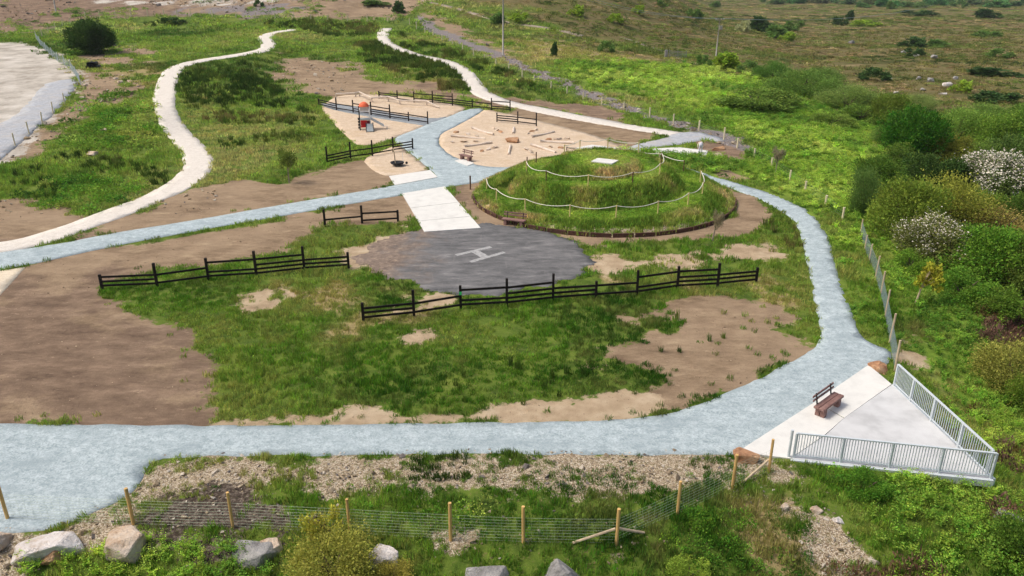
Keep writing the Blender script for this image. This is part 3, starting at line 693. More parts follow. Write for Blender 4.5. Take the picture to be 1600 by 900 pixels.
railing('galvanised railing along the near edge of the platform, facing the camera', [NA.lerp(KK, t) for t in (0, .245, .495, .745, 1)], 17, True)
EA = pp(1397, 602); 
railing('galvanised railing along the far right edge of the platform, over the shrubs', [EA.lerp(KK+Vector((-.02, .1, 0)), t) for t in (0, .2, .44, .72, .985)], 14)

# ------------------------------------------------------------------ benches
def make_bench(name, p, rz, label, L=1.9, slats=2):
    root = empty(name, p, rz, label, 'bench', 'brown benches')
    for s_ in (-1, 1):
        lg = empty_part('leg', root)
        for k in (-1, 1): MB().box((s_*(L/2-.28), k*.115, .19), (.24, .21, .40)).build('leg_block', M_brown, lg, bevel=.015)
    MB().box((0, -.125, .445), (L, .235, .11)).build('seat_plank', M_brown, root, bevel=.015)
    MB().box((0, .125, .445), (L, .235, .11)).build('seat_plank', M_brown, root, bevel=.015)
    for s_ in (-1, 1): MB().beam((s_*(L/2-.3), .22, .4), (s_*(L/2-.3), .34, .98), .05, .05).build('back_upright', M_dark, root)
    for k in range(slats): MB().box((0, .30+.035*k, .72+.18*k), (L, .045, .11)).build('back_slat', M_brown, root, bevel=.01)
    return root
def empty_part(name, parent):
    mb = MB(); o = bpy.data.objects.new(name, None); o.empty_display_size = .1; return link(o, parent)
def dir_angle(a, b): return math.atan2(b.y-a.y, b.x-a.x)
pb = pp(1293, 641); ba = dir_angle(pp(1277, 654), pp(1312, 628)); make_bench('bench', Vector((pb.x, pb.y, PLZ)), ba, 'brown bench with slatted backrest standing on the concrete viewing platform')
pb = PB(803, 352); make_bench('bench', pb, dir_angle(PB(784, 350), PB(822, 355)), 'brown bench at the foot of the mound beside the tarmac circle')
pb = PB(728, 251); make_bench('bench', pb+Vector((0, 0, .08)), dir_angle(PB(719, 248.5), PB(738, 253.5)), 'small brown bench on a pale slab at the edge of the log circle', 1.7)
tag(slab_px('concrete_pad', [(711, 252), (722, 248.5), (741, 256), (730, 260)], .2, M_conc, None, .075), 'little pale slab under the bench at the edge of the log circle', 'slab')

# ------------------------------------------------------------------ mound furniture
def sp_pt(s_, off=.75):
    ph = s_ % 1.0; r = 9.3-3.4*s_+off; a = -math.pi+2*math.pi*ph
    x, y = MX+r*math.cos(a), MY+r*math.sin(a); return Vector((x, y, gz(x, y)))
def rope_fence(label, svals, off=.75, mats=(M_stake,)):
    pts = [sp_pt(s_, off) for s_ in svals]; root = empty('rope_fence', pts[0], 0, label, 'rope fence', 'rope and stake fences on the mound'); o0 = pts[0]
    for i, p in enumerate(pts):
        q = p-o0; MB().tube([(q.x, q.y, q.z-.2), (q.x+random.uniform(-.03, .03), q.y, q.z+1.02)], .05, 7).build('stake', mats[i % len(mats)], root)
    for i in range(len(pts)-1):
        a, b = pts[i]-o0, pts[i+1]-o0; line = []
        for k in range(9):
            t = k/8; s_ = svals[i]+(svals[i+1]-svals[i])*t
            q = sp_pt(s_, off)-o0; z = a.z+(b.z-a.z)*t+.97-.34*4*t*(1-t)*.6
            line.append((q.x, q.y, z))
        MB().tube(line, .03, 5).build('rope', M_rope, root)
rope_fence('rope fence round the lowest front terrace of the mound', [.0, .06, .125, .19, .25, .31, .37, .43, .495], .8)
rope_fence('rope fence climbing the right rear terrace of the mound', [.56, .62, .68, .75, .81], .8, (M_stakeb, M_postg))
rope_fence('rope fence round the upper front terrace of the mound', [1.0, 1.1, 1.2, 1.3, 1.4, 1.5], .75, (M_stake, M_stakeb))
rope_fence('short rope fence at the flat top of the mound', [1.62, 1.72, 1.82, 1.92], 1.0, (M_stake,))
for s_, o_, wh in ((.9, .8, 'farther'), (.955, .8, 'nearer')):
    p = sp_pt(s_, o_); tag(MB().tube([(0, 0, -.2), (.02, 0, 1.0)], .05, 7).build('lone_stake', M_stakeb), wh+' of two bare brown stakes on the left shoulder of the mound', 'stake', 'bare stakes on the left shoulder').location = p
for (x0, y0, lb) in ((738, 300, 'brown end stake where the lower mound rope starts, at the left'),):
    p = PB(x0-3, 296); tag(MB().tube([(0, 0, -.2), (0, 0, 1.25)], .07, 8).build('end_stake', M_stakeb), lb, 'stake').location = p
ft = slab_px('flagstone', [(929, 250), (946, 247.5), (962, 255), (943, 258.5)], .12, M_conc)
for v in ft.data.vertices: pass
ft_me = ft.data; c_ = P(945, 253); bpy.data.objects.remove(ft)
me = MB().box((0, 0, 0), (1.9, 1.5, .12)).mesh('flagstone', M_conc); o = obj('flagstone', me, None, c_+Vector((0, 0, .05))); o.rotation_euler[2] = R(-28)
tag(o, 'white flagstone lying on the flat top of the mound', 'flagstone')
# sleepers round the foot of the mound
root = empty('sleeper_edging', (MX, MY-MR, gz(MX, MY-MR-.4)), 0, 'low dark timber edging curving round the foot of the mound', 'edging'); o0 = root.location.copy()
ang = np.linspace(R(183), R(352), 21)
for i in range(20):
    q = []
    for a in (ang[i]+.006, ang[i+1]-.006):
        x, y = MX+(MR+.12)*math.cos(a), MY+(MR+.12)*math.sin(a); q.append(Vector((x, y, float(base_h(x, y))+.13+random.uniform(-.02, .02)))-o0)
    MB().beam(q[0], q[1], .13, .36).build('sleeper', M_sleep, root, bevel=.01)

# ------------------------------------------------------------------ log circle
def rock_mesh(name, sx, sy, sz, seed, mat, sub=2, flat=.0, amp=.28):
    """an angular stone: hull of a few points, edges chipped"""
    rg = np.random.default_rng(seed); bm = bmesh.new(); n = 9 if sub == 1 else 15
    for _ in range(n):
        d = rg.normal(size=3); d /= np.linalg.norm(d); d = np.sign(d)*np.abs(d)**.8*rg.uniform(.85, 1.12)
        if flat: d[2] = min(d[2], flat+d[0]*.08)
        bm.verts.new((d[0]*sx, d[1]*sy, d[2]*sz))
    r = bmesh.ops.convex_hull(bm, input=bm.verts); bmesh.ops.delete(bm, geom=[q for q in bm.verts if not q.link_faces], context='VERTS')
    if sub > 1:
        bmesh.ops.bevel(bm, geom=list(bm.edges), offset=.05*min(sx, sy, sz), segments=1, affect='EDGES')
    if sub > 2:
        bmesh.ops.triangulate(bm, faces=bm.faces); bmesh.ops.subdivide_edges(bm, edges=bm.edges, cuts=2, use_grid_fill=True)
        m = min(sx, sy, sz)
        for q in bm.verts: q.co += q.co.normalized()*m*.16*(float(fbm(np.array(q.co.x*2.6/m), np.array((q.co.y+q.co.z*1.7)*2.6/m), seed))-.5)
    me = bpy.data.meshes.new(name); bm.to_mesh(me); bm.free(); me.materials.append(mat); return me
logs = [((737.4, 201), (771, 211.6), 'on the upper left'), ((704.5, 214), (758, 217.6), 'pointing straight left'), ((725.5, 230), (769, 224), 'on the lower left, nearest the bench'), ((797.6, 228.6), (794.6, 242), 'pointing towards the camera'), ((829.6, 227.7), (868, 239), 'on the lower right, nearest the mound'), ((844.5, 222), (896.7, 225), 'pointing straight right'), ((831, 215), (866, 207), 'on the upper right'), ((803, 200), (802, 209), 'pointing away to the fence')]
for a, b, wh in logs:
    A, B = PB(*a), PB(*b); m = (A+B)/2; r = random.uniform(.12, .16)
    pts = [(A-m).lerp(B-m, t)+Vector((0, 0, r*.75+.05*math.sin(t*5+a[0]))) for t in np.linspace(0, 1, 6)]
    o = MB().tube(pts, [r*random.uniform(.85, 1.1) for _ in pts], 8).build('log', M_log, None, True); o.location = m
    tag(o, 'pale peeled log of the log circle, ' + wh, 'log', 'logs laid like clock hands')
p = PB(801, 222); o = obj('centre_block', rock_mesh('centre_block', 1.05, .55, .5, 5, M_rkb, 2, .5), None, p+Vector((0, 0, .3))); o.rotation_euler[2] = -.35
tag(o, 'squared brown stone block in the centre of the log circle', 'stone block')
rows = [((713, 207.5), (746, 213), 'upper left'), ((706, 223), (744, 222), 'left'), ((753, 237), (773, 231), 'lower left, behind the bench'), ((822, 234), (834, 241.5), 'lower right of centre'), ((860, 230), (894, 233), 'right, nearest the mound'), ((857, 219), (886, 217.5), 'far right'), ((824, 209), (838, 203.5), 'upper right'), ((771, 201), (782, 207), 'upper left of centre')]
for a, b, wh in rows:
    for k, (t, nm) in enumerate(((0, 'outer'), (.5, 'middle'), (1, 'last'))):
        q = PB(*lerp2(a, b, t)); mt = (M_rkp, M_rkb, M_log, M_rkp)[(k+int(a[0])) % 4]
        o = obj('stepping_stone', rock_mesh('stepping_stone', random.uniform(.35, .62), random.uniform(.2, .32), .2, int(a[0])+k, mt, 1, .6), None, q+Vector((0, 0, .1))); o.rotation_euler[2] = dir_angle(PB(*a), PB(*b))+random.uniform(-.3, .3)
        tag(o, f'{("leftmost", "middle", "rightmost")[k]} stepping stone in the {wh} row of the log circle', 'stone', 'stepping stones of the log circle')

# ------------------------------------------------------------------ play equipment
p0 = PB(571, 202); root = empty('climbing_tower', p0, R(12), 'climbing tower with orange domed roof, red panel, ramp and side slide', 'climbing tower')
W2, D2 = .62, .55; DZ = 1.25
for sx in (-1, 1):
    for sy in (-1, 1): MB().tube([(sx*W2, sy*D2, -.1), (sx*W2, sy*D2, 2.75 if sy > 0 else 2.45)], .065, 8).build('post', M_dark if sx < 0 else M_white, root)
MB().box((0, 0, DZ), (1.35, 1.2, .1)).build('deck', M_rubber, root)
dome = MB(); prof = [(.62, 0), (.6, .08), (.52, .26), (.38, .42), (.2, .52), (.03, .56)]
dome.lathe(prof, 18, (0, .15, 2.72)); dome.build('domed_roof', M_orange, root, True)
MB().box((0, .55, 2.35), (1.25, .06, .75)).build('white_panel', M_white, root)
MB().box((-.15, -.57, DZ-.5), (.75, .06, .85)).build('red_panel', M_red, root)
MB().box((.42, -.57, DZ-.5), (.38, .06, .8)).build('dark_red_panel', plain('dark_red_panel', lin(110, 34, 44)), root)
for sx in (-1, 1):
    MB().tube([(sx*.55, -.6, DZ+.95), (sx*.55, .1, DZ+1.25), (sx*.55, .5, DZ+1.2)], .045, 6).build('handrail', M_white, root)
    MB().tube([(.5+sx*.42, -.65, DZ-.35), (.5+sx*.42, -1.9, -.05)], .05, 6).build('ramp_rail', M_dark, root)
MB().tube([(-.55, -.6, DZ+.95), (.55, -.6, DZ+.95)], .045, 6).build('handrail', M_white, root)
MB().beam((.5, -.62, DZ-.5), (.5, -1.9, .05), .78, .06).build('ramp', M_rubber, root)
for k in range(4): MB().box((-.75, -.1, .25+.35*k), (.16, .5, .2)).build('climbing_block', M_dark, root)
sl = MB(); S0, S1 = Vector((.65, 0, DZ)), Vector((2.2, -.25, .35)); S2 = Vector((2.75, -.32, .3))
for u, v in ((S0, S1), (S1, S2)): sl.beam(u, v, .5, .05)
sl.build('slide_bed', M_log, root)
for s_ in (-1, 1): MB().beam(S0+Vector((0, s_*.26, .1)), S1+Vector((0, s_*.26, .1)), .05, .2).build('slide_side', M_galv, root)
MB().tube([(2.6, -.3, -.1), (2.6, -.3, .3)], .06, 6).build('slide_foot', M_galv, root)

bpts = [PB(*q) for q in ((525, 152.5), (556, 151.5), (562, 150.5), (581, 160), (607, 158.5), (625, 163.5), (667, 165), (686, 169.5))]
hh = [.45, .5, .55, .55, .6, .5, .55, .1]
root = empty('balance_beam', bpts[0], 0, 'pale zigzag balance beam on short posts behind the black fence', 'balance beam'); o0 = bpts[0]
for i, p in enumerate(bpts[:-1]):
    q = p-o0; MB().tube([(q.x, q.y, q.z-.2), (q.x, q.y, q.z+hh[i])], .09, 7).build('post', M_log, root)
for i in range(len(bpts)-1):
    a, b = bpts[i]-o0, bpts[i+1]-o0; MB().tube([a+Vector((0, 0, hh[i]+.05)), b+Vector((0, 0, hh[i+1]+.05))], .11, 7).build('beam', M_log, root)

p0 = PB(621, 259); root = empty('dish_spinner', p0, 0, 'black dish spinner with an upright pale pole on the small sand patch', 'spinner')
MB().lathe([(.05, .12), (.35, .1), (.62, .22), (.70, .36), (.66, .40), (.56, .30), (.3, .2), (.02, .19)], 20).build('dish', M_dark, root, True)
MB().tube([(0, 0, -.1), (0, 0, .2)], .1, 8).build('pedestal', M_galv, root)
MB().tube([(-.2, .1, .2), (-.28, .15, 1.2), (-.36, .2, 1.75)], .055, 7).build('pole', M_postg, root)
MB().tube([(.62, .05, .3), (.5, .3, 1.35)], .018, 5).build('cable', M_galv, root)
MB().lathe([(.02, .1), (.12, .16), (.14, .26), (.08, .36), (.01, .38)], 10, (.92, .05, .05)).build('knob', M_dark, root, True)

# ------------------------------------------------------------------ wire fences
def wire_fence(name, label, posts, hgt, rad, mat, wmat, wires=8, stays=.3, wr=.0035, group='post and wire fences', lean=.03, given=True):
    base = [P(x, yb) for x, yt, yb in posts]; root = empty(name, base[0], 0, label, 'fence', group); o0 = base[0]; tp = []
    for (x, yt, yb), p in zip(posts, base):
        h = max(.9, min(1.7, ztop(p, yt)-p.z)) if given else hgt
        q = p-o0; l_ = Vector((random.uniform(-lean, lean), random.uniform(-lean, lean), 0)); tp.append(h)
        MB().tube([q-Vector((0, 0, .35)), q+l_+Vector((0, 0, h))], rad*random.uniform(.92, 1.08), 8).build('post', mat, root)
    mb = MB(); hw = min(hgt, min(tp)-.05)
    for i in range(len(base)-1):
        a, b = base[i]-o0, base[i+1]-o0; L = (b-a).length
        for k in range(wires):
            z = .06+(hw-.06)*k/(wires-1); mb.tube([a+Vector((0, 0, z)), (a+b)/2+Vector((0, 0, z-.015)), b+Vector((0, 0, z))], wr, 3, False)
        if stays:
            for k in range(1, int(L/stays)):
                c = a.lerp(b, k/int(L/stays)); mb.tube([c+Vector((0, 0, .06)), c+Vector((0, 0, hw))], wr*.8, 3, False)
    tag(mb.build('wire_netting', wmat, root), kind='stuff')
    return root, base
wire_fence('wire_fence', 'near post and wire fence crossing the stony verge at the bottom', [(12, 757, 810), (209, 763, 820), (364, 770, 824), (547, 780, 834), (704, 785, 843), (818, 792, 848), (963, 795, 850), (1058, 752, 805), (1144, 710, 762), (1201, 686, 738)], 1.05, .06, M_post, M_wirep, 9, .25, .0036)
def brace(a, za, b, zb, lb):
    A, B = P(*a), P(*b); o = MB().tube([Vector((0, 0, za)), B-A+Vector((0, 0, zb))], .05, 7).build('brace_pole', M_postg); o.location = A; tag(o, lb, 'pole', 'wooden brace poles')
brace((895, 850), .05, (960, 848), .6, 'wooden brace pole leaning left of a post of the near wire fence'); brace((1006, 836), .1, (966, 848), .6, 'wooden brace pole leaning right of a post of the near wire fence')
brace((1160, 756), .05, (1199, 736), .55, 'wooden brace pole propping the last post beside the viewing platform')
wire_fence('wire_fence', 'fine netted fence descending from the bend to the platform corner', [(1344, 343, 368), (1351, 367, 390), (1358, 381, 408), (1368, 400, 434), (1376, 424, 462), (1383, 453, 495), (1390, 490, 535), (1398, 532, 580)], 1.15, .055, M_postg, M_wire, 14, .11, .0045)
wire_fence('wire_fence', 'pale post and wire fence following the stony drain at the back', [(1316, 324, 344), (1289, 305, 323), (1258, 283, 300), (1234, 266, 282), (1205, 246, 261), (1178, 232, 247), (1152, 216, 231), (1131, 199, 219), (1092, 188, 204), (1052, 178, 193), (1015, 168, 184), (975, 159, 172), (940, 152, 164), (911, 144, 155), (886, 135, 146), (861, 127, 138), (835, 117, 128), (816, 110, 121), (795, 101, 112), (775, 92, 103), (757, 84, 95), (740, 76, 87), (723, 66, 79), (707, 60, 70), (691, 54, 64), (677, 46, 57), (664, 41, 51), (651, 35, 47)], 1.1, .095, M_postp, M_wire, 5, 0, .006)
wire_fence('wire_fence', 'post and wire fence running along the top of the far grass field', [(640, 28, 38), (606, 25, 34.5), (574, 24, 33.5), (543, 24, 33), (512, 23, 32), (486, 22, 31.5), (459, 21, 31), (430, 20, 30), (400, 18.5, 29), (369, 17, 28), (332, 16, 27), (298, 14, 26), (277, 14, 25.5), (256, 13.5, 25), (231, 14, 25), (205, 14, 25.5), (181, 17, 28), (156, 17, 28.5), (134, 18, 30)], 1.1, .10, M_postp, M_wire, 5, 0, .008)
wire_fence('wire_fence', 'netted fence stepping down at the top left beside the round dark tree', [(110, 27, 38), (98, 28, 41), (87, 35, 47), (76, 40, 53), (66, 42, 57), (57, 46, 62)], 1.2, .08, M_postp, M_wire, 8, .4, .008)
wire_fence('wire_fence', 'grey mesh fence between the pale yard and the grass', [(57, 46, 62), (63, 56, 71), (72, 66, 80), (82, 74, 89), (91, 81, 97), (101, 86, 102), (112, 92, 110), (120, 104, 121), (126, 113, 133)], 1.3, .05, M_galv, M_wire, 10, .3, .010)
wire_fence('wire_fence', 'row of leaning yellowish posts along the grey yard road', [(101, 145, 164), (83, 159, 178), (66, 175, 194), (46, 190, 210), (24, 208, 228), (0, 228, 248)], 1.1, .07, M_postp, M_wire, 4, 0, .005, lean=.1)

# ------------------------------------------------------------------ power poles, gate
def power_pole(p, h, label, arm=True, rad=.16):
    root = empty('power_pole', p, 0, label, 'power pole', 'power poles')
    MB().tube([(0, 0, -.5), (.05, 0, h*.5), (.12, 0, h)], [rad, rad*.85, rad*.7], 9).build('pole', M_pole, root, True)
    if arm:
        MB().box((.12, 0, h-.35), (2.3, .12, .14), R(25)).build('crossarm', M_pole, root)
        for k in (-1, 0, 1): MB().lathe([(.05, 0), (.09, .08), (.05, .2), (.01, .24)], 8, (.12+k*math.cos(R(25)), k*math.sin(R(25)), h-.28)).build('insulator', M_galv, root)
    return root
pa = P(786, 86); power_pole(pa, 15.5, 'tall pale power pole beside the drain, its top out of the picture', True, .17)
pb2 = P(1118, 94); hb = ztop(pb2, 28)-pb2.z; rp = power_pole(pb2, hb, 'grey power pole with crossarm and transformer standing on the bog', True, .15)
MB().box((.4, -.2, hb-1.9), (.6, .5, .75)).build('transformer', M_pole, rp, bevel=.04)
MB().box((.2, 0, hb-1.55), (1.0, .1, .1)).build('bracket', M_pole, rp)
pc = P(88, 21); power_pole(pc, 11, 'pale twin-stemmed pole at the top left corner above the yard fence', False, .17)
q_ = pc
root = empty('power_line', pa+Vector((0, 0, 15)), 0, 'thin overhead wires running from the tall pole across the bog', 'power line')
far = P(1600, 75)
for k in (-1, 1):
    for A, B in ((pa+Vector((k*.9, k*.4, 15.2)), pb2+Vector((k*.9, k*.4, hb-.1))), (pb2+Vector((k*.9, k*.4, hb-.1)), Vector((170, 330, 9)))):
        line = []
        for i in range(13):
            t = i/12; q = A.lerp(B, t); q.z -= 4*2.2*t*(1-t); line.append(q-(pa+Vector((0, 0, 15))))
        MB().tube(line, .03, 4, False).build('wire', M_wire, root)
ga, gb = P(1045, 90), P(1072, 92); gh = 1.5
root = empty('field_gate', ga, 0, 'grey metal field gate with a stone pillar on the bog track', 'gate'); gv = gb-ga
for k in range(5): MB().beam(Vector((0, 0, .25+k*.28)), gv+Vector((0, 0, .25+k*.28)), .06, .10).build('gate_bar', M_gatem, root)
for t in (0, .5, 1): q = gv*t; MB().box((q.x, q.y, q.z+.8), (.1, .1, 1.7)).build('gate_upright', M_gatem, root)
MB().box((-.6, 0, .7), (.55, .55, 1.7)).build('pillar', M_rkg, root, bevel=.05)

# ------------------------------------------------------------------ boulders
def boulder(px, py, sx, sy, sz, rz, mat, label, seed, flat=.0, sink=.25, cat='boulder', hf=P):
    p = hf(px, py); o = obj('boulder', rock_mesh('boulder', sx*1.1, sy*1.1, sz*1.1, seed, mat, 3, flat, .1), None, p+Vector((0, 0, sz*(1-sink)*.32))); o.rotation_euler = (random.uniform(-.1, .1), random.uniform(-.1, .1), rz)
    return tag(o, label, cat, 'boulders')
boulder(80, 862, 1.15, .62, .55, .15, M_rkw, 'big white boulder with an orange underside at the bottom left', 11, .62)
boulder(82, 870, .55, .35, .38, .0, M_rkb, 'rounded orange stone set under the big white boulder', 12)
boulder(198, 862, .85, .6, .6, -.3, M_rkp, 'cream and orange boulder among the weeds at the bottom left', 13)
boulder(385, 872, 1.15, .55, .5, .12, M_rkg, 'long flat-topped grey boulder at the bottom left', 14, .5)
boulder(424, 860, .4, .3, .35, .3, M_rkp, 'small pale stone beside the flat grey boulder', 15)
boulder(600, 878, .55, .4, .55, -.4, M_rkw, 'white boulder behind the yellow-green shrub', 16, .7)
boulder(760, 902, .75, .5, .45, .2, M_rkg, 'grey boulder at the bottom edge, left of centre', 17)
boulder(875, 906, .7, .5, .5, -.2, M_rkg, 'grey brown boulder at the bottom edge, right of centre', 18)
boulder(-2, 850, .4, .4, .4, .2, M_rkp, 'pale boulder cut by the left edge near the fence post', 19)
boulder(1374, 578, .62, .34, .36, -.75, M_rkb, 'tan boulder at the inner corner of the viewing platform', 20)
boulder(1166, 718, .62, .42, .42, .1, M_rkb, 'reddish tan boulder at the near tip of the viewing platform', 21, .7)
boulder(1222, 795, .22, .2, .2, .1, M_rkp, 'small tan rock on the slope below the platform', 22); boulder(1275, 800, .25, .2, .18, .5, M_rkp, 'flat pale rock at the head of the bare patch below the platform', 23)
boulder(1310, 815, .2, .16, .15, 0, M_rkw, 'whitish rock in the bare patch below the platform', 24)
boulder(1572, 822, .8, .6, .3, .3, M_rkg, 'low pale grey rock at the right edge below the platform', 25)
boulder(1122, 234, .75, .4, .42, -.1, M_rkb, 'orange brown boulder on the dark soil right of the mound', 26, .6)
boulder(1118, 246, .75, .4, .4, -.1, M_rkp, 'cream boulder at the end of the leafy bank right of the mound', 27)
boulder(1128, 306, .25, .2, .2, 0, M_rkw, 'little pale stone at the foot of the mound path', 28)
ORD = ['first', 'second', 'third', 'fourth', 'fifth', 'sixth', 'seventh', 'eighth', 'ninth', 'tenth', 'eleventh', 'twelfth', 'thirteenth']
BR = ((1390, 124, .9), (1435, 124, 1.1), (1452, 128, 1.5), (1480, 136, 1.6), (1492, 124, 1.3), (1442, 142, 1.0), (1472, 148, 1.2), (1330, 68, 2.0), (1412, 84, 1.6), (1432, 89, 1.5), (1460, 92, 2.0), (1207, 137, 1.0), (1400, 146, .8), (1455, 178, 1.0), (1462, 204, .9))
for i, (x, y, s_) in enumerate(BR):
    p = P(x, y); o = obj('bog_rock', rock_mesh('bog_rock', s_*.65, s_*.45, s_*.4, 60+i, M_rkg if i % 3 else M_rkw, 2), None, p+Vector((0, 0, s_*.2))); o.rotation_euler[2] = i
    tag(o, ORD[sorted([q for q in BR if (q[1] < 100) == (y < 100)]).index((x, y, s_))]+(' rock from the left in the upper scatter of pale rocks on the bog' if y < 100 else ' rock from the left in the lower scatter of pale rocks on the bog'), 'rock', 'rocks scattered on the bog')
RB = ((180, 124, .5), (188, 130, .7), (203, 128, .5), (205, 112, .4), (134, 134, .5), (128, 154, .5), (163, 205, .6), (145, 243, .8), (88, 196, .4), (193, 119, .4))
for i, (x, y, s_) in enumerate(RB):
    p = P(x, y); o = obj('rubble_rock', rock_mesh('rubble_rock', s_, s_*.6, s_*.45, 80+i, M_rkp, 2), None, p+Vector((0, 0, s_*.2))); o.rotation_euler[2] = i*1.3
    tag(o, ORD[sorted(RB).index((x, y, s_))]+' from the left of the pale rubble rocks on the bank below the yard', 'rock', 'rubble rocks on the left bank')
p = P(145, 107); root = empty('pipe_pile', p, .1, 'pile of short black plastic pipes beside the yard fence', 'pipe pile')
for k, (x, z) in enumerate(((-.45, .28), (.15, .3), (.75, .26), (-.12, .78), (.45, .76))):
    mb = MB(); mb.lathe([(.24, -.9), (.29, -.9), (.29, .9), (.24, .9), (.24, -.9)], 12, (x, random.uniform(-.2, .2), z), Matrix.Rotation(math.pi/2, 4, 'X')); mb.build('pipe', M_dark, root, True)

# ------------------------------------------------------------------ a person bending down at the white strip
def person(p, rz):
    root = empty('person', p, rz, 'person in a cream top, pale trousers and dark boots bending down behind the leafy bank', 'person')
    V = {'pel': ((0, 0, .92), .16), 'ch': ((.12, .30, 1.08), .19), 'sh': ((.16, .46, 1.06), .16), 'nk': ((.17, .56, 1.0), .07), 'hd': ((.18, .66, .94), .10), 'ht': ((.18, .74, .88), .085),
         'hl': ((-.12, 0, .86), .11), 'kl': ((-.14, .04, .48), .075), 'al': ((-.15, -.02, .09), .05), 'tl': ((-.15, .14, .04), .045),
         'hr': ((.12, 0, .86), .11), 'kr': ((.14, .04, .48), .075), 'ar': ((.15, -.02, .09), .05), 'tr': ((.15, .14, .04), .045),
         'sl': ((-.06, .44, 1.05), .075), 'el': ((-.14, .5, .78), .05), 'wl': ((-.08, .62, .58), .036), 'nl': ((-.05, .68, .5), .04),
         'sr': ((.36, .42, 1.05), .075), 'er': ((.5, .46, .8), .05), 'wr': ((.48, .58, .58), .036), 'nr': ((.46, .64, .5), .04)}
    E = [('pel', 'ch'), ('ch', 'sh'), ('sh', 'nk'), ('nk', 'hd'), ('hd', 'ht'), ('pel', 'hl'), ('hl', 'kl'), ('kl', 'al'), ('al', 'tl'), ('pel', 'hr'), ('hr', 'kr'), ('kr', 'ar'), ('ar', 'tr'), ('sh', 'sl'), ('sl', 'el'), ('el', 'wl'), ('wl', 'nl'), ('sh', 'sr'), ('sr', 'er'), ('er', 'wr'), ('wr', 'nr')]
    ks = list(V); me = bpy.data.meshes.new('body'); me.from_pydata([V[k][0] for k in ks], [(ks.index(a), ks.index(b)) for a, b in E], [])
    o = link(bpy.data.objects.new('body', me), root); o.modifiers.new('skin', 'SKIN')
    lay_ = me.skin_vertices[0].data
    for i, k in enumerate(ks): lay_[i].radius = (V[k][1],)*2
    lay_[0].use_root = True
    o.modifiers.new('sub', 'SUBSURF').render_levels = 2
    t = NT('clothing'); z = t.n('ShaderNodeSeparateXYZ'); t.l(t.objc(), z.inputs[0])
    c = t.mix(t.step(z.outputs[1], .14, .17), lin(206, 204, 216), lin(232, 216, 200)); c = t.mix(t.step(z.outputs[2], .20, .18), c, lin(28, 26, 28))
    c = t.mix(t.step(z.outputs[1], .60, .62), c, lin(120, 84, 66)); me.materials.append(t.fin(c, .85))
person(P(1094, 241)+Vector((0, 0, .05)), R(12))

# ------------------------------------------------------------------ vegetation: prototypes for the scatters
def leaf_arrays(centers, dirs, lens, wids, bend=.25, rg=rng):
    """one kinked leaf blade (two quads) per row"""
    n = len(centers); d = dirs/np.linalg.norm(dirs, axis=1, keepdims=True)
    s_ = np.cross(d, rg.normal(size=(n, 3))); s_ /= np.linalg.norm(s_, axis=1, keepdims=True)+1e-9
    u = np.cross(s_, d); l = lens[:, None]; w_ = wids[:, None]
    mid = centers+d*l*.5+u*l*bend*.5; tip = centers+d*l
    V = np.stack([centers, mid-s_*w_*.5, tip, mid+s_*w_*.5], 1).reshape(-1, 3)
    F = np.arange(4*n).reshape(n, 4)
    return V, F
def vary_attr(me, per, n, clump=None, rg=rng):
    a = me.color_attributes.new('vary', 'FLOAT_COLOR', 'POINT'); c = rg.random((n, 4)).astype(np.float32)
    if clump is not None: c[:, :2] = .35*c[:, :2]+.65*clump[:, :2]
    c[:, 3] = 1; a.data.foreach_set('color', np.repeat(c, per, 0).ravel())
def proto(name, V, F, per):
    me = mesh_np(name, V, F, M_tuft); vary_attr(me, per, len(F)*F.shape[1]//per); return bpy.data.objects.new(name, me)
def blades(name, n, rad, h, wd, spread, seed):
    rg = np.random.default_rng(seed); r = rad*np.sqrt(rg.random(n)); a = rg.random(n)*2*math.pi
    base = np.stack([r*np.cos(a), r*np.sin(a), np.full(n, -.03)], 1); hh_ = h*rg.uniform(.55, 1.1, n); la = rg.random(n)*2*math.pi
    lean = np.stack([np.cos(la), np.sin(la)], 1)*(spread*rg.random(n)*hh_)[:, None]; sa = rg.random(n)*math.pi
    s_ = np.stack([np.cos(sa), np.sin(sa), 0*sa], 1)*wd*.5
    mid = base.copy(); mid[:, :2] += lean*.35; mid[:, 2] += hh_*.62; tip = base.copy(); tip[:, :2] += lean; tip[:, 2] += hh_
    V = np.stack([base-s_, base+s_, mid+s_*.8, tip, mid-s_*.8], 1).reshape(-1, 3)
    F = np.arange(5*n).reshape(n, 5)
    return proto(name, V, F, 5)
def fern(name, nf, h, r, seed, leaf=.22):
    rg = np.random.default_rng(seed); C_ = []; D_ = []; L_ = []
    for k in range(nf):
        a = 2*math.pi*(k+rg.random()*.7)/nf; rr_ = r*rg.uniform(.6, 1.1); hh_ = h*rg.uniform(.6, 1.1); ax = np.array([math.cos(a), math.sin(a), 0]); sd_ = np.array([-math.sin(a), math.cos(a), 0])
        for t in np.linspace(.25, 1, 6):
            c = ax*rr_*t*t+np.array([0, 0, hh_*math.sin(t*1.9)]); ln = leaf*(1.15-t*.75)
            for s_ in (-1, 1): C_.append(c); D_.append(sd_*s_+ax*.5+np.array([0, 0, rg.uniform(-.15, .35)])); L_.append(ln*rg.uniform(.8, 1.2))
    V, F = leaf_arrays(np.array(C_), np.array(D_), np.array(L_), np.array(L_)*.55, .2, rg)
    return proto(name, V, F, 4)
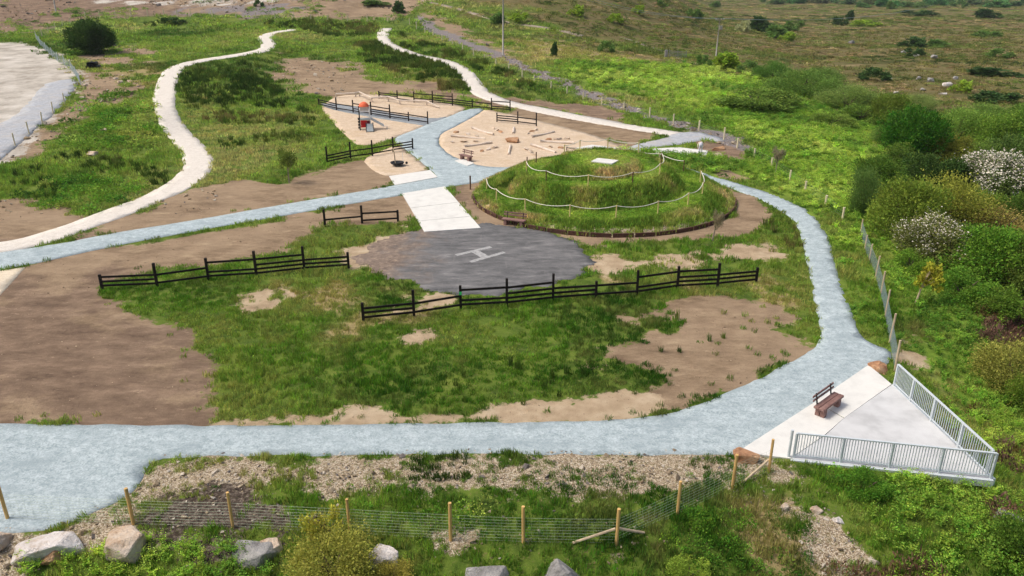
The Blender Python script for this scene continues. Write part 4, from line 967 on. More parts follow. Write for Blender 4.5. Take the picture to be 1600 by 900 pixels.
def leafball(name, n, sx, sz, leaf, seed, up=.6):
    rg = np.random.default_rng(seed); d = rg.normal(size=(n, 3)); d[:, 2] = np.abs(d[:, 2]); d /= np.linalg.norm(d, axis=1, keepdims=True)
    r = rg.uniform(.6, 1.0, n)[:, None]*(1+.25*np.sin(d[:, :1]*5+seed)); c = d*r*np.array([sx, sx, sz]); dd = d+rg.normal(size=(n, 3))*.7; dd[:, 2] += up
    L = leaf*rg.uniform(.6, 1.3, n); V, F = leaf_arrays(c, dd, L, L*.5, .2, rg); return proto(name, V, F, 4)
def pebble(name, seed):
    o = bpy.data.objects.new(name, rock_mesh(name, 1, .8, .55, seed, M_tuft, 1)); me = o.data; a = me.color_attributes.new('vary', 'FLOAT_COLOR', 'POINT')
    a.data.foreach_set('color', np.tile(np.array([.5, .5, .5, 1], np.float32), len(me.vertices))); return o
PG = [blades('grass_tuft', 26, .24, .30, .030, .55, k) for k in range(3)]
PR = [blades('rush_tuft', 30, .16, .75, .028, .35, 10+k) for k in range(2)]
PF = [fern('fern_clump', 9, .5, .55, 20+k, .16) for k in range(3)]
PWD = [leafball('weed_clump', 120, .45, .38, .12, 30+k) for k in range(3)]
PHE = [leafball('heath_clump', 90, .5, .36, .13, 40+k, .9) for k in range(2)]
PPB = [pebble('pebble', 50+k) for k in range(3)]

def scatter(name, label, pts, rots, scl, tint, protos):
    n = len(pts); me = bpy.data.meshes.new(name); me.vertices.add(n); me.vertices.foreach_set('co', np.asarray(pts, np.float32).ravel())
    def at(nm, ty, a, key):
        q = me.attributes.new(nm, ty, 'POINT'); q.data.foreach_set(key, np.asarray(a).ravel())
    at('rot', 'FLOAT_VECTOR', rots.astype(np.float32), 'vector'); at('scl', 'FLOAT_VECTOR', scl.astype(np.float32), 'vector')
    at('tint', 'FLOAT_COLOR', np.concatenate([tint, np.ones((n, 1))], 1).astype(np.float32), 'color'); at('pick', 'INT', rng.integers(0, len(protos), n).astype(np.int32), 'value')
    o = tag(obj(name, me), label, None, None, 'stuff')
    g = bpy.data.node_groups.new(name+'_scatter', 'GeometryNodeTree'); g.interface.new_socket('Geometry', in_out='INPUT', socket_type='NodeSocketGeometry'); g.interface.new_socket('Geometry', in_out='OUTPUT', socket_type='NodeSocketGeometry')
    N = g.nodes; i_ = N.new('NodeGroupInput'); o_ = N.new('NodeGroupOutput'); ip = N.new('GeometryNodeInstanceOnPoints'); jn = N.new('GeometryNodeGeometryToInstance')
    for p in reversed(protos):
        q = N.new('GeometryNodeObjectInfo'); q.inputs['Object'].default_value = p; g.links.new(q.outputs['Geometry'], jn.inputs[0])
    def named(nm, ty):
        q = N.new('GeometryNodeInputNamedAttribute'); q.data_type = ty; q.inputs[0].default_value = nm; return q.outputs[0]
    g.links.new(i_.outputs[0], ip.inputs['Points']); g.links.new(jn.outputs[0], ip.inputs['Instance']); ip.inputs['Pick Instance'].default_value = True
    g.links.new(named('pick', 'INT'), ip.inputs['Instance Index']); g.links.new(named('rot', 'FLOAT_VECTOR'), ip.inputs['Rotation']); g.links.new(named('scl', 'FLOAT_VECTOR'), ip.inputs['Scale'])
    g.links.new(ip.outputs[0], o_.inputs[0])
    o.modifiers.new('scatter', 'NODES').node_group = g
    return o
def wedge(y0, y1, dens):
    a, b = .74, 7.0; area = a*(y1*y1-y0*y0)+2*b*(y1-y0); n = int(area*dens); u = rng.random(n)
    A = a; Bq = 2*b; Cq = -(a*y0*y0+2*b*y0)-u*area; y = (-Bq+np.sqrt(Bq*Bq-4*A*Cq))/(2*A); x = rng.uniform(-1, 1, n)*(a*y+b)
    return x, y
GREEN = 1.5
def tints(n, cols, x, y, sc, seed, jit=.18):
    """blend a palette by slow noise and jitter it plant by plant"""
    c = np.array([lin(*q) for q in cols]); t = np.clip((fbm(x*sc, y*sc, seed, 4)-.28)/.44+rng.normal(size=n)*.10, 0, .999)*(len(c)-1)
    i = t.astype(int); f = (t-i)[:, None]; o = c[i]*(1-f)+c[np.minimum(i+1, len(c)-1)]*f
    o = o*.97+o.mean(1, keepdims=True)*.03
    return GREEN*o*np.exp(rng.normal(size=(n, 1))*jit)*np.exp(rng.normal(size=(n, 3))*.05)
def upright(n, lean=.12): return np.stack([rng.normal(size=n)*lean, rng.normal(size=n)*lean, rng.random(n)*2*math.pi], 1)
def blocked(x, y):
    k = on_sheet(x, y, -.02)
    for q in CONC_W: k |= sdist(q, x, y) > -.05
    k |= sdist(np.array([tuple(v[:2]) for v in (T_, K_, Lc)]), x, y) > -.3
    return k
SLx = np.array([(p[0], p[1]) for p in W([(275, 105), (420, 98), (440, 130), (470, 150), (535, 222), (505, 260), (460, 285), (390, 278), (335, 285), (318, 250), (290, 215), (275, 190), (268, 140)])])
RUSH = [(W(q), d) for q, d in (
 ([(280, 110), (430, 100), (435, 150), (500, 185), (480, 200), (380, 195), (290, 190), (278, 150)], .6), ([(330, 215), (500, 205), (500, 228), (420, 250), (350, 245)], .45),
 ([(60, 262), (100, 235), (160, 245), (250, 262), (285, 275), (230, 300), (150, 290), (100, 300)], .9), ([(0, 280), (60, 270), (120, 310), (40, 312)], .3),
 ([(628, 722), (660, 714), (740, 714), (735, 735), (700, 752), (660, 748)], 3.2), ([(560, 62), (640, 70), (730, 110), (745, 140), (700, 142), (620, 120), (560, 90)], .8), ([(620, 50), (700, 78), (780, 105), (850, 140), (800, 135), (720, 95), (640, 65)], .7),
 ([(400, 35), (590, 35), (590, 55), (520, 60), (440, 45)], .6), ([(220, 36), (300, 30), (300, 40), (230, 42)], .6), ([(470, 560), (640, 560), (900, 590), (1000, 575), (990, 620), (640, 640), (480, 640)], .22),
 ([(1200, 345), (1250, 360), (1256, 400), (1215, 385)], .5), ([(1030, 480), (1130, 500), (1200, 530), (1080, 560), (1010, 540)], .10), ([(1270, 395), (1340, 390), (1345, 410), (1300, 420)], .0))]
# --- grass
GX_, GY_, GS_ = [], [], []
for y0, y1, fp in ((17, 30, .18), (30, 46, .215), (46, 72, .32), (72, 110, .52), (110, 175, .85), (175, 330, 1.7)):
    x, y = wedge(y0, y1, .62/fp/fp); GX_.append(x); GY_.append(y); GS_.append(np.full(len(x), max(fp, .21)/.30))
x = np.concatenate(GX_); y = np.concatenate(GY_); s_ = np.concatenate(GS_)
L = layers(x, y); g = 1-np.maximum.reduce([L['soil'], L['tan'], L['stone']*.93, L['peat']*.97, L['quarry'], L['drain']*.95])
patchy = fbm(x*.35, y*.35, 52, 4)
g = np.where(g > .5, 1, g*.25)*np.where(L['bog'] > .5, .25, 1)*np.where(L['lush'] > .6, .45, 1)*sstep(.26, .40, patchy+.05-.05*L['straw'])
rmv = np.hypot(x-MX, y-MY)
g = np.where((L['stone'] > .5) & (g < .3), .85*sstep(.43, .6, fbm(x*.8, y*.8, 58, 4)), g); g = np.where((L['soil'] > .6) & (y < 42) & (x > 5), np.maximum(g, .03), g)
g = np.where(rmv < MR+.3, 0, g)
k = (rng.random(len(x)) < g) & ~blocked(x, y); x, y, s_, L = x[k], y[k], s_[k], {q: v[k] for q, v in L.items()}
n = len(x); near = sstep(75, 45, y)[:, None]
tn = tints(n, [(54, 90, 22), (74, 112, 28), (92, 128, 34), (110, 140, 44), (140, 150, 70)], x, y, .16, 61)*near + tints(n, [(70, 100, 34), (104, 134, 46), (126, 152, 54), (150, 166, 76), (168, 164, 100)], x, y, .07, 62)*(1-near)
sw = (np.clip(L['straw']+(fbm(x*.8, y*.8, 66)-.5)*1.6, 0, 1)*.7)[:, None]; tn = tn*(1-sw)+np.array(lin(176, 164, 100))*1.25*sw
ol = (L['bog']*.8)[:, None]; tn = tn*(1-ol)+np.array(lin(128, 118, 72))*ol
hs_ = .55+.9*fbm(x*.22, y*.22, 63); z = base_h(x, y)
scatter('grass', 'green meadow grass growing over the open ground', np.stack([x, y, z], 1), upright(n), np.stack([s_*1.15*np.where(L['stone'] > .5, .75, 1), s_*1.15*np.where(L['stone'] > .5, .75, 1), s_**np.where(y > 80, .35, .7)*hs_*np.where(L['stone'] > .5, .65, 1)*rng.uniform(.7, 1.25, n)], 1), tn, PG)
print('grass', n)
# --- short grass on the mound
nm_ = 15000; r = MR*np.sqrt(rng.random(nm_)); a = rng.random(nm_)*2*math.pi; x = MX+r*np.cos(a); y = MY+r*np.sin(a); z = H(x, y)
e_ = .3; slope = np.hypot(H(x+e_, y)-H(x-e_, y), H(x, y+e_)-H(x, y-e_))/(2*e_); st = sstep(.18, .42, slope)
k = rng.random(nm_) < np.where(r > 10.3, .35, 1); x, y, z, st = x[k], y[k], z[k], st[k]; n = len(x)
t1 = tints(n, [(84, 112, 34), (110, 142, 46), (136, 160, 58), (150, 158, 78)], x, y, .45, 64)*1.15; t2 = tints(n, [(96, 122, 42), (116, 138, 50), (144, 148, 74), (172, 156, 108)], x, y, .5, 65)*1.15
scatter('mound_grass', 'short bright grass on the terraces and rough grass on the slopes of the mound', np.stack([x, y, z-.02], 1), upright(n), np.stack([1.3+0*x, 1.3+0*x, (.28+.85*st)*rng.uniform(.6, 1.3, n)], 1), t1*(1-st[:, None])+t2*st[:, None], PG)
# --- rushes
X, Y, Z_ = [], [], []
for q, d in RUSH:
    q = np.array(q); x0, y0 = q.min(0); x1, y1 = q.max(0); nn = int((x1-x0)*(y1-y0)*d*2.4)
    if nn < 1: continue
    x = rng.uniform(x0, x1, nn); y = rng.uniform(y0, y1, nn); k = (sdist(q, x, y)+(fbm(x*.3, y*.3, 71)-.5)*5 > .2) & (fbm(x*.25, y*.25, 72) > (.42 if d < 1.5 else 0)) & ~blocked(x, y); X.append(x[k]); Y.append(y[k])
x = np.concatenate(X); y = np.concatenate(Y); n = len(x); sc = np.clip(y/60, .7, 2.2)
scatter('rushes', 'dark upright rushes growing in clumps', np.stack([x, y, base_h(x, y)], 1), upright(n, .08), np.stack([sc*1.2, sc*1.2, np.where(y < 33, .55, 1)*sc**.35*rng.uniform(.6, 1.15, n)], 1), tints(n, [(56, 78, 26), (72, 94, 32), (92, 106, 42), (118, 110, 62)], x, y, .15, 73), PR)
print('rush', n)
# --- bracken and weeds
X, Y, S = [], [], []
for y0, y1, fp in ((17, 40, .40), (40, 75, .52), (75, 120, .75), (120, 210, 1.1)):
    x, y = wedge(y0, y1, .95/fp/fp); L = layers(x, y); k = (L['lush'] > .42+.3*rng.random(len(x))) & (np.maximum.reduce([L['soil'], L['drain'], L['tan']]) < .5) & ~blocked(x, y); X.append(x[k]); Y.append(y[k]); S.append(np.full(k.sum(), fp))
BK = [([(40, 880), (130, 860), (200, 842), (330, 850), (440, 868), (450, 960), (0, 960)], .42, 'f'), ([(955, 245), (1000, 236), (1060, 243), (1110, 246), (1140, 260), (1125, 280), (1095, 272), (1050, 258), (985, 250)], .75, 'f'), ([(1030, 228), (1090, 232), (1100, 236), (1030, 232)], .5, 'w'),
      ([(930, 214), (985, 226), (975, 232), (935, 222)], .5, 'w'), ([(1080, 790), (1250, 800), (1290, 880), (1250, 960), (1000, 960), (1020, 850)], .4, 'w'), ([(1350, 745), (1560, 760), (1650, 820), (1650, 960), (1330, 960), (1345, 860)], .5, 'f'), ([(560, 785), (1000, 790), (930, 830), (800, 840), (560, 830)], .55, 'w'), ([(1230, 730), (1540, 765), (1500, 800), (1300, 780)], .5, 'w'),
      ([(148, 798), (172, 796), (172, 806), (150, 808)], .25, 'w'), ([(60, 215), (160, 140), (230, 150), (250, 230), (150, 240)], 1.6, 'w'), ([(0, 300), (120, 270), (250, 290), (180, 330), (120, 335)], 1.1, 'w')]
WX, WY, WS = [], [], []
for q, fp, ty in BK:
    q = np.array(W(q)); x0, y0 = q.min(0); x1, y1 = q.max(0); nn = int((x1-x0)*(y1-y0)*1.0/fp/fp); x = rng.uniform(x0, x1, nn); y = rng.uniform(y0, y1, nn)
    k = (sdist(q, x, y)+(fbm(x*.6, y*.6, 81)-.5)*1.2 > 0) & (fbm(x*.5, y*.5, 82) > .36) & ~blocked(x, y) & (np.hypot(x-MX, y-MY) > MR); (X if ty == 'f' else WX).append(x[k]); (Y if ty == 'f' else WY).append(y[k]); (S if ty == 'f' else WS).append(np.full(k.sum(), fp*(1.5 if fp == .75 else 1.1)))
x, y, S = map(np.concatenate, (X, Y, S)); n = len(x); hv = (.7+.8*fbm(x*.15, y*.15, 83))*(.6+.8*fbm(x*.6, y*.6, 86))
scatter('bracken', 'bright green bracken covering the slope', np.stack([x, y, base_h(x, y)], 1), upright(n), np.stack([S*1.5, S*1.5, S**.5*1.25*hv*rng.uniform(.7, 1.2, n)], 1), tints(n, [(78, 112, 36), (112, 144, 48), (136, 162, 56), (158, 174, 78)], x, y, .12, 84)*1.12, PF)
print('bracken', n)
# extra broad-leaved weeds sprinkled through bracken and verges
for y0, y1, fp in ((17, 40, .9), (40, 75, 1.3), (75, 130, 2.0)):
    xx, yy = wedge(y0, y1, .3/fp/fp); L = layers(xx, yy); k = ((L['lush'] > .5) & (rng.random(len(xx)) < .8) | (L['stone'] > .4) & (rng.random(len(xx)) < .5) & (L['stone'] < 1.1)) & ~blocked(xx, yy); WX.append(xx[k]); WY.append(yy[k]); WS.append(np.full(k.sum(), fp*.62))
xx, yy = wedge(150, 330, .25); L = layers(xx, yy); k = (L['soil'] > .5) & (xx < 30) & (fbm(xx*.05, yy*.07, 113, 4) > .54); WX.append(xx[k]); WY.append(yy[k]); WS.append(np.full(k.sum(), 1.1))
x, y, S = map(np.concatenate, (WX, WY, WS)); n = len(x); stn = layers(x, y)['stone']; S = S*np.where(stn > .5, .45, 1)
scatter('weeds', 'leafy green weeds on the banks and verges', np.stack([x, y, base_h(x, y)], 1), upright(n), np.stack([S*1.6, S*1.6, S**.7*1.1*rng.uniform(.6, 1.3, n)], 1), tints(n, [(58, 96, 28), (86, 126, 36), (110, 146, 46), (146, 158, 72)], x, y, .25, 85), PWD)
print('weeds', n)
# --- heath on the bog, brown heather on the near slope
X, Y, S = [], [], []
for y0, y1, fp in ((70, 130, 1.0), (130, 230, 1.5), (230, 420, 2.6), (420, 1000, 6)):
    x, y = wedge(y0, y1, .8/fp/fp); k = (layers(x, y)['bog'] > .4+.2*rng.random(len(x))) & (fbm(x*.05, y*.12, 91, 4) > .40); X.append(x[k]); Y.append(y[k]); S.append(np.full(k.sum(), fp))
x, y, S = map(np.concatenate, (X, Y, S)); n = len(x)
scatter('heath', 'brown and olive heath tussocks across the open bog', np.stack([x, y, base_h(x, y)-.1], 1), upright(n, .06), np.stack([S*1.25, S*.9, np.minimum(S*.45, 1.0)*rng.uniform(.5, 1.3, n)], 1), tints(n, [(72, 88, 36), (104, 112, 50), (136, 118, 80), (106, 90, 62), (150, 132, 96), (92, 108, 46)], x, y, .06, 92, .3)*np.where(rng.random(n) < .25, .55, 1.4)[:, None], PHE)
print('heath', n)
X, Y, S = [], [], []
for y0, y1, fp in ((75, 150, 1.3), (150, 260, 2.0), (260, 480, 3.2), (480, 1000, 6.5)):
    x, y = wedge(y0, y1, .5/fp/fp); k = (layers(x, y)['bog'] > .35) & (fbm(x*.035, y*.09, 101, 4)+.14*rng.random(len(x)) > .575) & (x > -60); X.append(x[k]); Y.append(y[k]); S.append(np.full(k.sum(), fp))
x, y, S = map(np.concatenate, (X, Y, S)); n = len(x)
scatter('bog_scrub', 'low green scrub and bracken patches merging across the bog', np.stack([x, y, base_h(x, y)-.1], 1), upright(n, .06), np.stack([S*1.5, S*1.1, np.minimum(S*.7, 1.6)*rng.uniform(.5, 1.4, n)], 1), tints(n, [(60, 84, 36), (92, 112, 48), (120, 138, 62), (88, 104, 52)], x, y, .05, 102)*.85, PWD)
print('scrub', n)
X, Y = [], []
for q, d in (([(1520, 480), (1600, 470), (1660, 540), (1640, 600), (1560, 560), (1530, 520)], 5), ([(1530, 690), (1600, 700), (1640, 760), (1580, 740)], 3), ([(1290, 880), (1400, 868), (1500, 890), (1500, 940), (1300, 940)], 4), ([(1500, 640), (1560, 650), (1540, 690)], 2.5), ([(1545, 800), (1600, 790), (1640, 850), (1570, 850)], 3)):
    q = np.array(W(q)); x0, y0 = q.min(0); x1, y1 = q.max(0); nn = int((x1-x0)*(y1-y0)*d); x = rng.uniform(x0, x1, nn); y = rng.uniform(y0, y1, nn); k = sdist(q, x, y)+(fbm(x, y, 95)-.5)*1.4 > 0; X.append(x[k]); Y.append(y[k])
x, y = map(np.concatenate, (X, Y)); n = len(x)
scatter('heather', 'dark brown heather on the slope right of the platform', np.stack([x, y, base_h(x, y)], 1), upright(n), np.stack([.9+0*x, .9+0*x, rng.uniform(.8, 1.9, n)], 1), tints(n, [(62, 44, 36), (92, 68, 58), (120, 92, 78), (104, 92, 50)], x, y, .5, 96), PHE)
# --- loose stones
x, y = wedge(17, 32, 60); L = layers(x, y); pk = np.maximum(L['stone']*.55, L['peat']*.30); k = (rng.random(len(x)) < pk) & ~on_sheet(x, y, .3); xa, ya = x[k], y[k]
x, y = wedge(60, 150, 3); L = layers(x, y); k = (rng.random(len(x)) < np.maximum(L['drain']*.9, L['soil']*(x < -25)*.25)) & ~on_sheet(x, y, .1); xb, yb = x[k], y[k]
x, y = wedge(24, 62, 5); L = layers(x, y); k = (rng.random(len(x)) < np.maximum(L['soil'], L['tan'])*sstep(.4, .62, fbm(x*.5, y*.5, 111, 4))) & ~on_sheet(x, y, 0) & (np.hypot(x-MX, y-MY) > MR); xc, yc = x[k], y[k]
x, y = wedge(19, 32, 5); L = layers(x, y); k = (rng.random(len(x)) < np.maximum(L['stone'], L['peat'])*.45) & ~on_sheet(x, y, 0); xd, yd = x[k], y[k]
x, y = wedge(150, 330, .5); L = layers(x, y); k = (rng.random(len(x)) < L['soil']*sstep(.42, .6, fbm(x*.06, y*.1, 112, 4))) & (x < 30); xb = np.concatenate([xb, x[k]]); yb = np.concatenate([yb, y[k]])
x = np.concatenate([xa, xb, xc, xd]); y = np.concatenate([ya, yb, yc, yd]); n = len(x); sz = np.concatenate([np.exp(rng.normal(size=len(xa))*.5)*.035, np.exp(rng.normal(size=len(xb))*.5)*np.where(yb > 150, .22, .13), np.exp(rng.normal(size=len(xc))*.45)*.022, np.exp(rng.normal(size=len(xd))*.45)*.075])
tn = np.array([lin(*q) for q in ((196, 180, 154), (216, 206, 190), (160, 144, 122), (178, 160, 132), (140, 132, 126))])[rng.integers(0, 5, n)]
i0 = len(xa)+len(xb); tn[i0:i0+len(xc)] = np.array([lin(*q) for q in ((126, 106, 88), (150, 128, 106), (108, 90, 75), (196, 176, 148))])[rng.integers(0, 4, len(xc))]
scatter('loose_stones', 'loose pale stones strewn over the verge and drain', np.stack([x, y, base_h(x, y)+sz*.2], 1), upright(n, .4), np.stack([sz, sz, sz], 1), tn, PPB)
print('stones', n)

# ------------------------------------------------------------------ shrubs and trees
def crown_mesh(name, nl, seed, lobes=11, leaf=.05, squash=1.0, hollow=.5, drop=.1, up=.5, spike=0.0):
    rg = np.random.default_rng(seed); d = rg.normal(size=(lobes, 3)); d /= np.linalg.norm(d, axis=1, keepdims=True); d[:, 2] = d[:, 2]*.75+.12
    lc = d*rg.uniform(.20, .40, (lobes, 1))*np.array([1, 1, .85]); lr = rg.uniform(.07, .17, lobes)*(1.25 if lobes < 12 else 1)
    nc = nl//12; li = rg.integers(0, lobes, nc); v = rg.normal(size=(nc, 3)); v /= np.linalg.norm(v, axis=1, keepdims=True)
    cc = lc[li]+v*lr[li][:, None]*rg.uniform(hollow, 1.08, (nc, 1))
    cc[:, 2] = np.maximum(cc[:, 2], -.46+.1*rg.random(nc))
    out = cc/np.linalg.norm(cc, axis=1, keepdims=True)
    m = 12; ci = np.repeat(np.arange(nc), m); off = rg.normal(size=(nc*m, 3))*.028*(1+spike)
    pos = cc[ci]+off+out[ci]*rg.random((nc*m, 1))*spike*.12; dr = out[ci]*.8+rg.normal(size=(nc*m, 3))*.6; dr[:, 2] += up
    ln = leaf*rg.uniform(.6, 1.3, nc*m); V, F = leaf_arrays(pos, dr, ln, ln*.6, .25, rg); lo, hi = np.percentile(V, 1, 0), np.percentile(V, 99, 0); V = (V-(lo+hi)/2)/(hi-lo)*.94; V[:, 2] += .5
    me = mesh_np(name, V, F, M_leaf); vary_attr(me, 4, len(F), rg.random((nc, 4))[ci], rg); return me, V
CR = {'round': crown_mesh('crown', 20000, 1, 34, .03, 1, .72), 'bushy': crown_mesh('crown', 19000, 2, 27, .03, 1, .7, spike=.4), 'loose': crown_mesh('crown', 13000, 3, 24, .03, 1, .6, spike=1.0),
      'willow': crown_mesh('crown', 17000, 4, 30, .028, 1, .65, up=1.2, spike=1.0), 'low': crown_mesh('crown', 12000, 5, 26, .033, 1, .6), 'small': crown_mesh('crown', 1500, 6, 7, .09, 1, .5), 'small_b': crown_mesh('crown', 1500, 8, 6, .09, 1, .5, spike=.6), 'sparse': crown_mesh('crown', 1300, 7, 9, .07, 1, .3, spike=1)}
def limb_mesh(seed, n=5):
    rg = np.random.default_rng(seed); mb = MB()
    for k in range(n):
        a = 2*math.pi*k/n+rg.random(); t = Vector((math.cos(a)*rg.uniform(.12, .3), math.sin(a)*rg.uniform(.12, .3), rg.uniform(.5, .85)))
        mb.tube([(0, 0, -.06), (t.x*.25, t.y*.25, t.z*.4), (t.x, t.y, t.z)], [.035, .024, .008], 6)
    return mb.mesh('trunk', M_bark)
TR = [limb_mesh(k) for k in range(3)]
def blossom_mesh(seed, crown, frac, leaf=.035):
    rg = np.random.default_rng(seed); V = crown[1].reshape(-1, 4, 3).mean(1); k = rg.random(len(V)) < frac*sstep(.35, .75, V[:, 2]+.18*np.sin(V[:, 0]*14)+.1*np.cos(V[:, 1]*17)); V = V[k]
    V = V+rg.normal(size=V.shape)*.008+np.array([0, 0, .012]); ln = np.full(len(V), leaf); q, F = leaf_arrays(V, rg.normal(size=V.shape)+np.array([0, 0, .8]), ln, ln*.9, .1, rg)
    return mesh_np('blossom', q, F, plain('hawthorn_blossom', lin(224, 216, 200), .08, 9, .8, bump=0))
BL = [blossom_mesh(1, CR['bushy'], 1.1, .028), blossom_mesh(2, CR['bushy'], .34, .024)]
def shrub(px, py, wpx, hpx, kind, col, label, name='shrub', blossom=None, group='shrubs on the right-hand slope', cat='shrub', hf=P, trunk=True, dep=1.0):
    p = hf(px, py); d = p.y*cp+(CAM_H-p.z)*sp; wm = wpx/FPX*d; hm = max(ztop(p, py-hpx)-p.z, .4)
    root = empty(name, p, random.uniform(0, 6.28), label, cat, group)
    c = obj('crown', CR[kind][0], root); c.scale = (wm*1.12, wm*1.12*dep, hm*1.04); c.color = (*lin(*col, 1.45), 1); c.location.z = -.03*hm
    if trunk: t = obj('trunk', TR[px % 3], root); t.scale = (wm, wm*dep, hm)
    if blossom is not None: b = obj('blossom', BL[blossom], root); b.scale = c.scale; b.location.z = c.location.z+.02*hm
    return root
SH = [
 (1425, 246, 84, 74, 'round', (62, 104, 28), 'dense dark green rounded tree above the netted fence, tallest on the slope', 'tree'),
 (1536, 316, 98, 74, 'bushy', (96, 112, 56), 'big hawthorn covered in white blossom near the right edge', 'hawthorn', 0),
 (1460, 414, 96, 70, 'bushy', (112, 118, 62), 'hawthorn dusted with cream blossom above the yellow sapling', 'hawthorn', 1),
 (1347, 332, 48, 68, 'willow', (96, 122, 58), 'narrow grey-green willow just beyond the end of the netted fence'),
 (1405, 372, 92, 90, 'bushy', (112, 130, 48), 'olive green shrub left of the cream hawthorn'),
 (1478, 360, 110, 84, 'loose', (136, 140, 58), 'spreading golden olive shrub above the cream hawthorn'),
 (1452, 300, 76, 56, 'round', (64, 88, 38), 'dark shrub behind the golden olive shrub'),
 (1546, 382, 104, 56, 'loose', (140, 128, 70), 'brownish olive shrub below the white hawthorn'),
 (1600, 372, 80, 70, 'bushy', (92, 118, 46), 'green shrub below the white hawthorn at the right edge'),
 (1530, 440, 116, 84, 'bushy', (96, 132, 42), 'large leafy green shrub right of the cream hawthorn'),
 (1592, 462, 90, 84, 'round', (100, 118, 50), 'tall mixed green shrub on the right edge above the heather'),
 (1578, 606, 110, 66, 'loose', (140, 140, 66), 'low pale-tipped shrub on the right edge below the heather'),
 (1205, 126, 48, 30, 'willow', (92, 126, 54), 'small willow at the left end of the willow row along the bracken'),
 (1253, 150, 92, 40, 'willow', (100, 128, 56), 'long dark willow thicket second from the left in the willow row'),
 (1322, 172, 78, 40, 'willow', (124, 144, 74), 'pale grey-green willow third in the willow row along the bracken'),
 (1385, 198, 56, 50, 'bushy', (106, 124, 48), 'olive hawthorn left of the tall dark tree', 'hawthorn'),
 (1434, 174, 46, 26, 'willow', (126, 142, 78), 'pale willow directly behind the tall dark tree'),
 (1182, 168, 112, 28, 'low', (102, 126, 52), 'long low bramble in the middle of the bracken field'),
 (1492, 222, 84, 52, 'willow', (118, 146, 62), 'pale green willow right of the tall dark tree'),
 (1560, 236, 90, 56, 'bushy', (112, 140, 52), 'rounded green shrub behind the white hawthorn'),
 (1610, 240, 70, 70, 'bushy', (92, 124, 44), 'green shrub cut by the right edge behind the white hawthorn'),
 (1480, 258, 66, 44, 'bushy', (124, 128, 52), 'golden green shrub below the pale willow right of the tall tree'),
 (1535, 222, 44, 24, 'round', (140, 156, 40), 'small bright yellow-green bush among the willows'),
 (1575, 272, 80, 54, 'round', (84, 108, 48), 'deep green shrub right behind the white blossom'),
 (1400, 268, 60, 40, 'low', (92, 116, 44), 'low green shrub under the tall dark tree'),
 (1500, 400, 60, 44, 'round', (72, 98, 40), 'dark shrub tucked between the cream hawthorn and the leafy shrub'),
 (1585, 415, 76, 50, 'bushy', (88, 116, 42), 'green shrub under the brownish shrub at the right edge'),
 (1555, 490, 80, 40, 'low', (98, 126, 44), 'low green shrub just above the brown heather'),
 (1610, 640, 60, 50, 'bushy', (110, 134, 48), 'bright shrub at the right edge beside the platform corner'),
 (1595, 880, 90, 60, 'low', (88, 116, 40), 'leafy bush in the bottom right corner'),
 (1350, 770, 60, 30, 'low', (84, 124, 38), 'small green bush under the near railing'),
 (522, 912, 128, 74, 'loose', (146, 146, 66), 'yellow-green shrub beside the white boulder at the bottom'),
 (508, 846, 60, 44, 'sparse', (160, 158, 64), 'upper sprays of yellow-green shrub beside a post of the near fence'),
 (615, 915, 60, 32, 'loose', (158, 150, 70), 'small yellow-green shrub at the bottom edge below the white boulder'),
 (1075, 905, 60, 24, 'low', (126, 148, 56), 'light green bush at the bottom edge right of the boulders'),
 (1372, 292, 60, 46, 'bushy', (84, 112, 40), 'mid green shrub above the narrow willow'),
 (1440, 344, 70, 50, 'loose', (118, 128, 52), 'olive shrub wedged between the left olive and golden shrubs'),
 (1512, 345, 70, 48, 'bushy', (98, 122, 44), 'green shrub at the foot of the white hawthorn'),
 (1505, 300, 60, 44, 'round', (70, 96, 38), 'dark green shrub left of the white hawthorn'),
 (1450, 226, 54, 44, 'bushy', (110, 126, 52), 'olive green shrub touching the right side of the tall dark tree'),
 (1530, 268, 64, 46, 'loose', (106, 130, 54), 'green shrub just above the white hawthorn'),
 (1590, 305, 70, 50, 'bushy', (96, 124, 46), 'bushy shrub at the right edge level with the white hawthorn'),
 (1420, 424, 50, 30, 'low', (104, 136, 46), 'low green bush between the netted fence and the cream hawthorn'),
 (1500, 466, 76, 40, 'low', (92, 128, 42), 'low spreading bush below the large leafy shrub'),
 (1560, 452, 70, 56, 'loose', (120, 128, 56), 'olive shrub between the leafy shrub and the right edge'),
 (1385, 232, 48, 34, 'willow', (104, 130, 58), 'small willow on the left flank of the tall dark tree'),
 (1345, 190, 56, 26, 'low', (104, 130, 52), 'low shrub below the third willow of the row'),
 (1530, 196, 80, 34, 'willow', (108, 134, 60), 'willow thicket on the bog edge above the pale willow'),
 (1598, 204, 70, 40, 'bushy', (98, 126, 50), 'green thicket on the bog edge at the right'),
 (1300, 196, 60, 18, 'low', (106, 128, 52), 'low dark bramble on the bracken below the third willow'),
 (1288, 128, 54, 22, 'willow', (98, 124, 56), 'low willow behind the long willow thicket'),
 (147, 84, 62, 52, 'round', (58, 82, 34), 'round dark tree standing alone in the field at the top left', 'tree'),
]
for q in SH:
    nm = q[7] if len(q) > 7 else 'shrub'; shrub(q[0], q[1], q[2], q[3], q[4], q[5], q[6], nm, q[8] if len(q) > 8 else None, cat='tree' if nm == 'tree' else nm)
